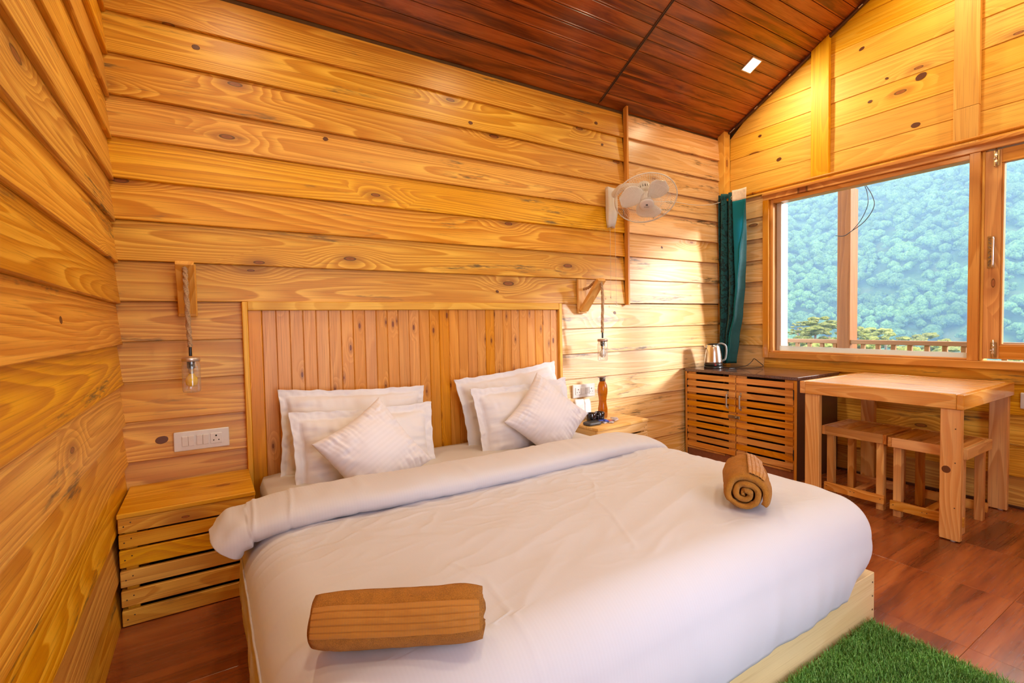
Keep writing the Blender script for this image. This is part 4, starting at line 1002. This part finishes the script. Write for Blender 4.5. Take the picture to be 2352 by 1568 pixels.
for x, z1, dx in ((-1.500, 1.39, .006), (-1.448, 1.335, .012)):
    pc = tube('pull_cord', [(x, -.035, 1.955), (x + dx * .3, -.033, 1.75), (x + dx, -.03, z1)], .0012, M_CORD, t, 5, 6)
    lathe('cord_bead', [(.0, 0), (.004, .003), (.004, .010), (.0, .014)], M_CORD, t, (x + dx, -.03, z1 - .013), 10, False)
o = tube('power_cable', [(-1.40, -.24, 2.12), (-1.15, -.06, 2.16), (-.80, -.035, 2.205), (-.50, -.03, 2.212), (-.28, -.035, 2.235), (-.13, -.05, 2.275)], .0028, M_WHITE, None, 6, 12)
tag(o, 'thin white cable running from the fan along the wall to the curtain', 'cable')

# ================================================================== CURTAIN AND ROD
t = thing('curtain_rod', (-.11, -.001, 2.285), 'round wooden curtain rod running from the corner across the top of the window', 'curtain rod')
tube('rod', [(-.11, -.004, 2.285), (-.11, -1.6, 2.287), (-.11, -3.2, 2.287)], .0125, M_SLAT, t, 14, 4)
lathe('end_socket', [(.022, 0), (.022, .012), (.015, .014)], M_BRASS, t, (-.11, -.0035, 2.285), 16, rot=Euler((R(90), 0, 0)))
for y in (-3.12,): beam('rod_bracket', (.0, y, 2.30), (-.12, y, 2.30), .012, .012, M_BRASS, t)
levels = [(2.335, 1.0), (2.2, .985), (1.9, .96), (1.5, .90), (1.15, .80), (.93, .70), (.785, .64)]
def lerp(xs_, ys_, x):
    for k in range(len(xs_) - 1):
        if x <= xs_[k + 1]: t_ = (x - xs_[k]) / (xs_[k + 1] - xs_[k]); t_ = t_ * t_ * (3 - 2 * t_); return ys_[k] + (ys_[k + 1] - ys_[k]) * t_
    return ys_[-1]
KZ = [0, .2, .375, .535, .70, .86, 1.0]
YLN = [-.182, -.192, -.203, -.213, -.195, -.144, -.112]; YRN = [-.320, -.308, -.286, -.271, -.248, -.212, -.185]
def curtain_pt(u, zf):
    """u 0..1 across, zf 0 top..1 bottom"""
    ye = lerp(KZ, YLN, zf) - .012
    y = -.024 + u * (ye + .024)
    amp = .030 + .010 * zf
    x = -.110 + amp * math.sin(u * math.pi * 2 * 2.6 + .9 * zf) + .008 * nz(u * 6, zf * 3, 2)
    x += -.010 * math.sin(u * math.pi * 11 + zf * 3) * (.4 + .6 * zf)
    return x - .030 * (1 - u), y
zt, zb = 2.338, .790
NUc, NVc = 90, 60
me = grid_mesh(NUc, NVc, lambda i, j: Vector((*curtain_pt(i / (NUc - 1), j / (NVc - 1)), zt + (zb - zt) * j / (NVc - 1))) - Vector((-.11, -.14, zt)))
cur = thing('curtain', (-.11, -.14, zt), 'dark teal damask curtain with bright teal lining hanging in the corner beside the window', 'curtain')
o = link('curtain_cloth', me, M_CURT, cur, (-.11, -.14, zt), None, True); md = o.modifiers.new('s', 'SOLIDIFY'); md.thickness = .0025
def lin_pt(u, zf, top=0):
    # the turned edge facing the room: wide at the top, a narrow twisting strip below
    yl, yr = lerp(KZ, YLN, zf), lerp(KZ, YRN, zf); y = yl + (yr - yl) * u
    c = lerp(KZ, [1.0, .85, .62, .40, .30, .35, .45], zf)
    x = -.168 + .012 * math.sin(u * 3.1) * (1 - zf)
    if u > c: x += .085 * (u - c) / (1.001 - c + .25) * min(1, zf * 3)
    x -= .012 * math.exp(-((u - c) / .12) ** 2) * min(1, zf * 4)
    return Vector((x, y, zt + .004 + (zb - zt) * zf))
def lin_c(zf): return lerp(KZ, [.999, .88, .66, .42, .30, .35, .45], zf)
def lz(j): return .062 + .938 * j / 59
me = grid_mesh(16, 60, lambda i, j: lin_pt(i / 15 * lin_c(lz(j)), lz(j)) - Vector((-.11, -.14, zt)))
o = link('lining', me, M_LINE, cur, (-.11, -.14, zt), None, True); md = o.modifiers.new('s', 'SOLIDIFY'); md.thickness = .0015; o['label'] = 'bright teal lining turned to the room'
me = grid_mesh(16, 60, lambda i, j: lin_pt(lin_c(lz(j)) + i / 15 * (1 - lin_c(lz(j))), lz(j)) - Vector((-.11, -.14, zt)))
o = link('side_fold', me, M_TEALD, cur, (-.11, -.14, zt), None, True); md = o.modifiers.new('s', 'SOLIDIFY'); md.thickness = .0015
me = grid_mesh(30, 6, lambda i, j: lin_pt(i / 29, .064 * j / 5) - Vector((-.11, -.14, zt)))
o = link('header_band', me, M_CREAM, cur, (-.11, -.14, zt), None, True); md = o.modifiers.new('s', 'SOLIDIFY'); md.thickness = .0015; o['label'] = 'cream header band with eyelet'
for y, x in ((-.168, -.125), (-.262, -.128)):
    me = tube_mesh([(0, .021 * math.cos(2 * math.pi * k / 24), .021 * math.sin(2 * math.pi * k / 24)) for k in range(24)], .004, 6, True)
    link('eyelet', me, M_METAL, cur, (x, y, 2.287), Euler((0, 0, R(35))), True)

# ================================================================== CABINET
CX0, CX1, CY0, CY1, CH = -.598, -.012, -.985, -.016, .768
t = thing('cabinet', (-.3, -.5, 0), 'low two-door slatted wooden cabinet with dark slab top in the corner under the curtain', 'cabinet')
board('top_slab', (CX0 - .012, CY0 - .012, .744), (CX1, CY1, CH), M_SLAB, t, .003)
board('side_panel', (CX0, CY0, 0), (CX1, CY0 + .018, .743), M_BROWN, t, .001); board('side_panel', (CX0, CY1 - .018, 0), (CX1, CY1, .743), M_BROWN, t, .001)
board('edge_strip', (CX0 - .006, CY0 - .001, 0), (CX0, CY0 + .019, .743), M_SLAT, t, .001); board('edge_strip', (CX0 - .006, CY1 - .019, 0), (CX0, CY1 + .001, .743), M_SLAT, t, .001)
board('bottom_panel', (CX0 + .01, CY0 + .019, .07), (CX1, CY1 - .019, .086), M_BROWN, t, 0); board('back_panel', (CX1 - .012, CY0 + .019, .0), (CX1 - .004, CY1 - .019, .74), M_BROWN, t, 0)
board('kick_board', (CX0 + .006, CY0 + .019, .0), (CX0 + .018, CY1 - .019, .068), M_KICK, t, .001); board('bottom_rail', (CX0 - .004, CY0 + .019, .069), (CX0 + .014, CY1 - .019, .084), M_SLAT, t, .001)
def cab_door(ya, yb, hy, hinge_y):
    """ya > yb"""
    root = board('door', (CX0 + .013, yb, .088), (CX0 + .016, yb + .012, .74), M_SLAT, t, 0)  # replaced below by its own mesh of stiles
    bpy.data.objects.remove(root)
    d = bpy.data.objects.new('door', None); COL.objects.link(d); c = Vector((CX0, (ya + yb) / 2, .41)); d.parent = t; d.location = c - base(t); BASE[d.name] = c
    for (p, q) in ((ya - .082, ya - .001), (yb + .001, yb + .070)): board('stile', (CX0 + .005, p, .089), (CX0 + .016, q, .742), M_SLAT, d, .001)
    n = 11; pz = (.742 - .089) / n
    for k in range(n): board('slat', (CX0 - .010, yb + .002, .089 + k * pz), (CX0 + .004, ya - .002, .089 + k * pz + pz * .73), M_SLAT, d, .002)
    h = [(CX0 - .011, hy, .580), (CX0 - .028, hy, .578), (CX0 - .030, hy, .560), (CX0 - .030, hy, .505), (CX0 - .028, hy, .487), (CX0 - .011, hy, .485)]
    board('handle', (CX0 - .034, hy - .006, .480), (CX0 - .028, hy + .006, .590), M_HANDLE, d, .002)
    for z in (.484, .577): board('handle_foot', (CX0 - .028, hy - .006, z), (CX0 - .010, hy + .006, z + .010), M_HANDLE, d, .001)
    for z in (.465, .592): board('handle_plate', (CX0 - .0125, hy - .008, z), (CX0 - .0105, hy + .008, z + .018), M_HANDLE, d, .0005)
    for z in (.16, .60): board('hinge', (CX0 - .009, hinge_y - .004, z), (CX0 - .004, hinge_y + .004, z + .075), M_BLACK, d, .0005)
cab_door(-.037, -.505, -.437, -.038); cab_door(-.509, -.965, -.552, -.964)
board('latch', (CX0 - .020, -.545, .395), (CX0 - .012, -.445, .420), M_DULL, t, .002); lathe('latch_knob', [(.007, 0), (.007, .012), (.0, .014)], M_DULL, t, (CX0 - .020, -.52, .408), 12, False, Euler((0, R(-90), 0)))

# kettle
K = Vector((-.415, -.165, CH))
t = thing('electric_kettle', K, 'brushed steel electric kettle with grey handle on the cabinet top', 'kettle')
lathe('power_base', [(.0, 0), (.078, 0), (.080, .004), (.079, .018), (.074, .021), (.0, .021)], M_BLACK, t, K, 36, False)
lathe('base_ring', [(.0, .022), (.075, .022), (.076, .042), (.0, .043)], M_BLACK, t, K, 36, False)
lathe('steel_body', [(.0, .043), (.0755, .043), (.074, .06), (.066, .13), (.056, .185), (.050, .205), (.0, .206)], M_METAL, t, K, 48, False)
lathe('lid', [(.0, .205), (.050, .205), (.050, .212), (.030, .218), (.0, .219)], M_BLACK, t, K, 36, False)
hd = Vector((.53, -.85, 0)).normalized()
tube('handle', [K + hd * .040 + Vector((0, 0, .213)), K + hd * .068 + Vector((0, 0, .216)), K + hd * .098 + Vector((0, 0, .198)), K + hd * .105 + Vector((0, 0, .15)), K + hd * .100 + Vector((0, 0, .10)), K + hd * .092 + Vector((0, 0, .078)), K + hd * .070 + Vector((0, 0, .065))], [.008] * 999, M_GREYP, t, 10, 8)
sd = -hd
sp1 = [K + sd * .05 + Vector((0, 0, .175)), K + sd * .062 + Vector((0, 0, .190)), K + sd * .074 + Vector((0, 0, .202))]
link('spout', tube_mesh([p - sp1[0] for p in sp1], [.020, .014, .009], 12), M_METAL, t, sp1[0], None, True)
cd = Vector((-.9, -.43, 0)).normalized(); q = K + cd * .076 + hd * .03 + Vector((0, 0, .032))
beam('power_switch', q - hd * .008, q + hd * .008, .012, .008, M_RED, t)
o = tube('kettle_cord', [K + Vector((.075, -.03, .006)), (-.31, -.25, CH + .004), (-.25, -.36, CH + .02), (-.17, -.37, CH + .055), (-.105, -.35, CH + .075), (-.075, -.37, CH + .05), (-.10, -.43, CH + .015), (-.20, -.43, CH + .006), (-.34, -.34, CH + .006), (-.42, -.32, CH + .006)], .0032, M_BLACK, None, 8, 14)
tag(o, 'black looping power cord beside the kettle on the cabinet top', 'cord')

# ================================================================== TABLE
TX0, TX1, TY0, TY1, TH = -.900, -.062, -1.163, -1.988, .783
t = thing('dining_table', (-.48, -1.57, 0), 'slatted pine table standing by the window with two stools under it', 'table')
ap = .079
board('apron', (TX0, TY1 + .032, TH - ap), (TX0 + .030, TY0 - .032, TH), M_TAB, t, .003); board('apron', (TX1 - .030, TY1 + .032, TH - ap), (TX1, TY0 - .032, TH), M_TAB, t, .003)
board('apron', (TX0, TY0 - .031, TH - ap), (TX1, TY0, TH), M_TAB, t, .003); board('apron', (TX0, TY1, TH - ap), (TX1, TY1 + .031, TH), M_TAB, t, .003)
n = 8; wx = (TX1 - TX0 - .064) / n
for k in range(n): board('top_slat', (TX0 + .032 + k * wx + .0025, TY1 + .033, TH - .022), (TX0 + .032 + (k + 1) * wx - .0025, TY0 - .033, TH - .0015), M_TABTOP, t, .002)
for (x, y, fy) in ((TX0 + .012, TY1 + .012, 1), (TX0 + .012, TY0 - .020 - .095, 1), (TX1 - .055, TY1 + .012, 1), (TX1 - .055, TY0 - .020 - .095, 1)):
    board('leg', (x, y, .004), (x + .036, y + .088, TH - ap - .0005), M_TAB, t, .003)
    lathe('foot_pad', [(.014, 0), (.014, .0045)], M_WHITE, t, (x + .018, y + .03, 0), 12)
for z in (.18, .42, .60): lathe('nail', [(.0032, 0), (.0032, .0012)], M_NAIL, t, (TX0 + .0115, TY1 + .035, z), 8, rot=Euler((0, R(-90), 0)))

me = lathe_mesh([(.0, 0), (.0195, 0), (.018, .0008), (.0, .0009)], 20, False); link('knot', me, M_KNOT, t, (TX0 + .0119, TY1 + .072, .379), Euler((0, R(-90), 0)))
# stools
def stool(x0, x1, y0, y1, h, label):
    """y0 > y1"""
    t = thing('stool', ((x0 + x1) / 2, (y0 + y1) / 2, 0), label, 'stool', 'slatted pine stools under the table')
    a = .058
    board('seat_apron', (x0, y1 + .020, h - a), (x0 + .020, y0 - .020, h), M_STOOL, t); board('seat_apron', (x1 - .020, y1 + .020, h - a), (x1, y0 - .020, h), M_STOOL, t)
    board('seat_apron', (x0, y0 - .0195, h - a), (x1, y0, h), M_STOOL, t); board('seat_apron', (x0, y1, h - a), (x1, y1 + .0195, h), M_STOOL, t)
    n = 5; wy = (y0 - y1 - .040) / n
    for k in range(n): board('seat_slat', (x0 + .021, y1 + .020 + k * wy + .0015, h - .018), (x1 - .021, y1 + .020 + (k + 1) * wy - .0015, h - .001), M_STOOL, t)
    lw = .040
    for x in (x0 + .022, x1 - .022 - lw):
        for y in (y1 + .021, y0 - .021 - lw): board('leg', (x, y, .0), (x + lw, y + lw, h - .019), M_STOOL, t)
    board('stretcher', (x0 + .002, y1 + .012, .045), (x0 + .0215, y0 - .012, .098), M_STOOL, t); board('stretcher', (x1 - .0215, y1 + .012, .045), (x1 - .002, y0 - .012, .098), M_STOOL, t)
    board('stretcher', (x0 + .022, (y0 + y1) / 2 - .022, .062), (x1 - .022, (y0 + y1) / 2 + .022, .082), M_STOOL, t)
    for yy in ((y0 + y1) / 2 - .01, (y0 + y1) / 2 + .012, y1 + .03, y0 - .03): lathe('nail', [(.0028, 0), (.0028, .0012)], M_NAIL, t, (x0 + .0018, yy, .074), 8, rot=Euler((0, R(-90), 0)))
    return t
stool(-.722, -.355, -1.215, -1.582, .476, 'slatted pine stool under the table, nearer the cabinet')
stool(-.765, -.365, -1.605, -1.968, .476, 'slatted pine stool under the table, partly behind the front table leg')

# ================================================================== GRASS RUG
rx0, rx1, ry0, ry1 = -3.30, -2.045, -2.95, -2.040
t = thing('grass_rug', ((rx0 + rx1) / 2, (ry0 + ry1) / 2, 0), 'green artificial grass mat on the floor at the foot of the bed', 'rug')
board('backing', (rx0, ry0, .0), (rx1, ry1, .006), M_RUGB, t, .001)
N = 62000
bx = rng.uniform(rx0, rx1, N); by = ry1 - (ry1 - ry0) * rng.uniform(0, 1, N) ** 1.3
hh = rng.uniform(.016, .034, N); an = rng.uniform(0, 2 * np.pi, N); ln = rng.uniform(.1, 1.0, N) * .020; wd = .0011
ca, sa_ = np.cos(an), np.sin(an); an2 = rng.uniform(0, 2 * np.pi, N); lx, ly = np.cos(an2) * ln, np.sin(an2) * ln
z0 = np.full(N, .005)
p0 = np.stack([bx - ca * wd, by - sa_ * wd, z0], 1); p1 = np.stack([bx + ca * wd, by + sa_ * wd, z0], 1)
p2 = np.stack([bx + lx * .4 + ca * wd * .8, by + ly * .4 + sa_ * wd * .8, z0 + hh * .6], 1); p3 = np.stack([bx + lx * .4 - ca * wd * .8, by + ly * .4 - sa_ * wd * .8, z0 + hh * .6], 1)
p4 = np.stack([bx + lx, by + ly, z0 + hh], 1)
V = np.stack([p0, p1, p2, p3, p4], 1).reshape(-1, 3)
V[:, 0] -= (rx0 + rx1) / 2; V[:, 1] -= (ry0 + ry1) / 2
i0 = np.arange(N)[:, None] * 5; quads = i0 + np.array([[0, 1, 2, 3]]); tris = i0 + np.array([[3, 2, 4]])
def np_mesh(name, V, quads=None, tris=None):
    me = bpy.data.meshes.new(name); me.vertices.add(len(V)); me.vertices.foreach_set('co', V.astype(np.float32).ravel())
    li = []; st = []; tot = []; c = 0
    for F_, k in ((quads, 4), (tris, 3)):
        if F_ is None or len(F_) == 0: continue
        li.append(F_.ravel()); st.append(c + np.arange(len(F_)) * k); tot.append(np.full(len(F_), k)); c += len(F_) * k
    li = np.concatenate(li); st = np.concatenate(st); tot = np.concatenate(tot)
    me.loops.add(len(li)); me.loops.foreach_set('vertex_index', li.astype(np.int32)); me.polygons.add(len(st)); me.polygons.foreach_set('loop_start', st.astype(np.int32)); me.polygons.foreach_set('loop_total', tot.astype(np.int32))
    me.update(calc_edges=True); return me
o = link('grass_blades', np_mesh('blades', V, quads, tris), M_GRASS, t, ((rx0 + rx1) / 2, (ry0 + ry1) / 2, 0)); o['kind'] = 'stuff'

# ================================================================== OUTSIDE: PORCH
pd = struct('porch_floor', (.8, -1.8, 0)); pd.name = 'floor_porch'
for k in range(9): board('deck_board', (.165 + k * .14, -6.5, -.03), (.165 + k * .14 + .134, 3.0, -.001), M_PORCH, pd, .003)
t = thing('porch_railing', (1.24, -1.8, 0), 'brown wooden porch railing with short balusters outside the window', 'railing')
board('top_rail', (1.20, -6.4, .928), (1.25, .155, .968), M_PORCH, t, .003); board('bottom_rail', (1.205, -6.4, .10), (1.245, .155, .14), M_PORCH, t, .003)
y = .105
while y > -6.3:
    if not (-.56 < y < -.41): board('baluster', (1.21, y - .017, .141), (1.24, y + .017, .927), M_PORCH, t, .002)
    y -= .125
o = board('porch_post', (1.19, -.541, .0), (1.35, -.424, 2.462), M_PPOST, None, .004); tag(o, 'square wooden porch post standing behind the railing outside the window', 'post')
o = tube('porch_cable', [(1.15, -.425, 2.005), (1.15, -.50, 1.990), (1.15, -.56, 2.02), (1.15, -.68, 2.10), (1.15, -.755, 2.22), (1.15, -.74, 2.33), (1.15, -.675, 2.455), (1.15, -.70, 2.36), (1.15, -.705, 2.25), (1.15, -.65, 2.12), (1.15, -.575, 2.03)], .0035, M_BLACK, None, 6, 10)
tag(o, 'black cable loop dangling beside the porch post outside the window', 'cable')

# ================================================================== OUTSIDE: MOUNTAIN FOREST
def hill_h(x, y):
    r = math.hypot(x, y); th = math.atan2(y, x)
    base_ = -32 + max(0, r - 105) * .60
    rid = 30 * nz(th * 4.2 + 1.3, .4) + 12 * nz(th * 11, r * .006) + 7 * nz(x * .02, y * .02)
    f = max(0, min(1, (r - 100) / 150))
    k_ = max(0, min(1, (math.degrees(th) + 38) / 22)); k_ = k_ * k_ * (3 - 2 * k_)
    return -32 + (min(base_, 215 + (base_ - 215) * .35) + rid * f + 32) * k_
NA_, NR_ = 150, 90
def hp(i, j):
    th = R(-75) + R(150) * i / (NA_ - 1); r = 45 + 640 * (j / (NR_ - 1)) ** 1.25
    x, y = r * math.cos(th), r * math.sin(th); return Vector((x, y, hill_h(x, y)))
o = link('hillside', grid_mesh(NA_, NR_, hp), M_HILL, None, (0, 0, 0), None, True); o['kind'] = 'structure'; o.name = 'ground_hillside'
o = board('ground_valley', (-60, -120, -34), (60, 120, -33), M_HILL, None, 0); o['kind'] = 'structure'
def crown_mesh(seed, nb=7, sub=2, flat=.75):
    rd = random.Random(seed); bm = bmesh.new()
    for k in range(nb):
        a = rd.uniform(0, 6.28); q = 0 if k == 0 else rd.uniform(.35, .8); rr = .62 if k == 0 else rd.uniform(.26, .46)
        c = Vector((q * math.cos(a), q * math.sin(a), rd.uniform(-.15, .45) * (1 - q * .6)))
        s = bmesh.ops.create_icosphere(bm, subdivisions=sub, radius=rr)
        for v in s['verts']:
            d = 1 + .30 * noise.noise(v.co * 5 + Vector((seed * 3.1 + k, 0, 0))) + .16 * noise.noise(v.co * 13 + Vector((seed, k, 0)))
            v.co = Vector((v.co.x * d, v.co.y * d, v.co.z * d * flat)) + c
    return bm_mesh('crown', bm)
crowns = [crown_mesh(s) for s in range(6)]
low = [crown_mesh(20 + s, 3, 1) for s in range(5)]
for m_ in crowns + low: m_.materials.append(M_FOREST)
spots = []
rs = random.Random(5)
for k in range(14500):
    dense = k < 11500
    u = rs.random(); r = 105 + 400 * u ** .62; th = rs.uniform(R(6), R(38)) if dense else rs.uniform(R(-52), R(52))
    x, y = r * math.cos(th) - 4.2, r * math.sin(th) - 2.9
    if nz(x * .012, y * .012, 9) + .5 * nz(x * .05, y * .05, 2) > .62: continue
    spots.append((r, x, y))
spots.sort()
# trees that the photograph's window shows first (bearing between the wall corner and the right frame edge)
def inwin(x, y): 
    a = math.degrees(math.atan2(y + 2.9, x + 4.2)); return 8 < a < 36
near = [s for s in spots if inwin(s[1], s[2])][:300]; ns_ = set(near)
for k, (r, x, y) in enumerate(near):
    o = bpy.data.objects.new('forest_tree', crowns[k % 6]); COL.objects.link(o); s = rs.uniform(1.5, 2.6)
    o.location = (x, y, hill_h(x, y) + s * .7); o.scale = (s, s, s * rs.uniform(.9, 1.25)); o.rotation_euler = (0, 0, rs.uniform(0, 6.28))
    tag(o, 'green broadleaf tree crown in the forest on the mountainside beyond the porch', 'tree', 'forest trees on the near mountainside')
VV, TT, off = [], [], 0
arr = []
for m_ in low:
    a = np.empty(len(m_.vertices) * 3, np.float32); m_.vertices.foreach_get('co', a); f = np.empty(len(m_.polygons) * 3, np.int32); m_.polygons.foreach_get('vertices', f); arr.append((a.reshape(-1, 3), f.reshape(-1, 3)))
for (r, x, y) in spots:
    if (r, x, y) in ns_: continue
    a, f = arr[rs.randrange(5)]; s = rs.uniform(1.8, 3.0); c, q = math.cos(r * 7), math.sin(r * 7)
    v = a * np.array([s, s, s * rs.uniform(.9, 1.3)]); v = np.stack([v[:, 0] * c - v[:, 1] * q + x, v[:, 0] * q + v[:, 1] * c + y, v[:, 2] + hill_h(x, y) + s * .7], 1)
    VV.append(v); TT.append(f + off); off += len(v)
o = link('forest_canopy', np_mesh('canopy', np.concatenate(VV), None, np.concatenate(TT)), M_FOREST); o['kind'] = 'stuff'; tag(o, 'dense green forest covering the mountainside beyond the nearer trees', 'forest')
# pines in front of the valley
def pine(name, px, py, top, h, wdt, seed, label):
    rd = random.Random(seed); t = thing(name, (px, py, top - h), label, 'tree', 'yellow-green pines below the porch')
    tube('trunk', [(px, py, top - h), (px + rd.uniform(-.2, .2), py, top - h * .5), (px, py, top - .9 * wdt)], [.12] * 7 + [.09] * 7 + [.03] * 7, M_TRUNK, t, 7, 6)
    bm = bmesh.new()
    for k in range(80):
        f = rd.random() ** .9; z = top - .25 * wdt - f * wdt * 3.2; rad = wdt * (.18 + .82 * math.sin(min(1, f * 1.25 + .18) * math.pi * .62)); a = rd.uniform(0, 6.28); q = rad * rd.uniform(.25, 1)
        s = bmesh.ops.create_icosphere(bm, subdivisions=2, radius=rd.uniform(.22, .42) * wdt * .5)
        c = Vector((px + q * math.cos(a), py + q * math.sin(a), z))
        for v in s['verts']:
            d = 1 + .42 * noise.noise(v.co * 4.5 + c) + .25 * noise.noise(v.co * 12 + c)
            v.co = Vector((v.co.x * d * 1.2, v.co.y * d * 1.2, v.co.z * d * .55)) + c - Vector((px, py, top - h))
    link('foliage', bm_mesh('fol', bm), M_PINE, t, (px, py, top - h))
def at_px(px, py, d):
    v = fwd + r2 * (px - 1176) / FPX - u2 * (py - 784) / FPX; hl = math.hypot(v.x, v.y); return CAMP + v * (d / hl)
labs = ['tall pine left of the porch post, highest of the yellow-green pines', 'slim pine at the left end of the pine row', 'bushy pine just left of the porch post', 'broad pine just right of the porch post', 'rounded pine second right of the porch post',
        'pointed green pine third right of the porch post', 'low spreading pine left of the window middle', 'wide pale pine in the middle right of the window', 'low pine toward the right end of the big pane', 'low pale bush pine by the left window jamb',
        'low pine filling behind the right balusters', 'low pine behind the left balusters', 'low pine beneath the tall pine', 'low pine at the right edge of the big pane', 'pine seen low through the casement']
for k, (px, py, d, h, wd_) in enumerate([(1873, 713, 48, 15, 1.9), (1833, 730, 60, 15, 1.2), (1905, 726, 52, 14, 2.0), (1965, 740, 50, 14, 1.8), (1995, 743, 56, 14, 1.9), (2035, 741, 54, 14, 2.1), (1975, 762, 44, 13, 2.4), (2110, 750, 60, 15, 2.9), (2150, 765, 55, 13, 2.4), (1812, 764, 50, 13, 1.9),
        (2080, 778, 42, 12, 2.6), (1840, 779, 42, 12, 2.2), (1885, 772, 42, 12, 2.2), (2200, 778, 46, 12, 2.4), (2340, 775, 46, 12, 3.0)]):
    p = at_px(px, py, d); pine('pine_tree', p.x, p.y, p.z, h, wd_, k + 40, labs[k] + ' outside')
# mountain haze: a real thin volume of air between the porch and the slopes
t_ = NT('mountain_haze_air'); vsn = t_.n.new('ShaderNodeVolumeScatter'); vsn.inputs['Color'].default_value = (.30, .60, 1, 1); vsn.inputs['Density'].default_value = .0030; vsn.inputs['Anisotropy'].default_value = .1
t_.L(vsn.outputs[0], t_.out.inputs['Volume'])
o = link('haze', boxmesh(640, 520, 420, 0), t_.m, None, (22 + 320, 205, 150)); o['kind'] = 'stuff'; tag(o, 'thin blue haze in the air over the valley', 'haze')
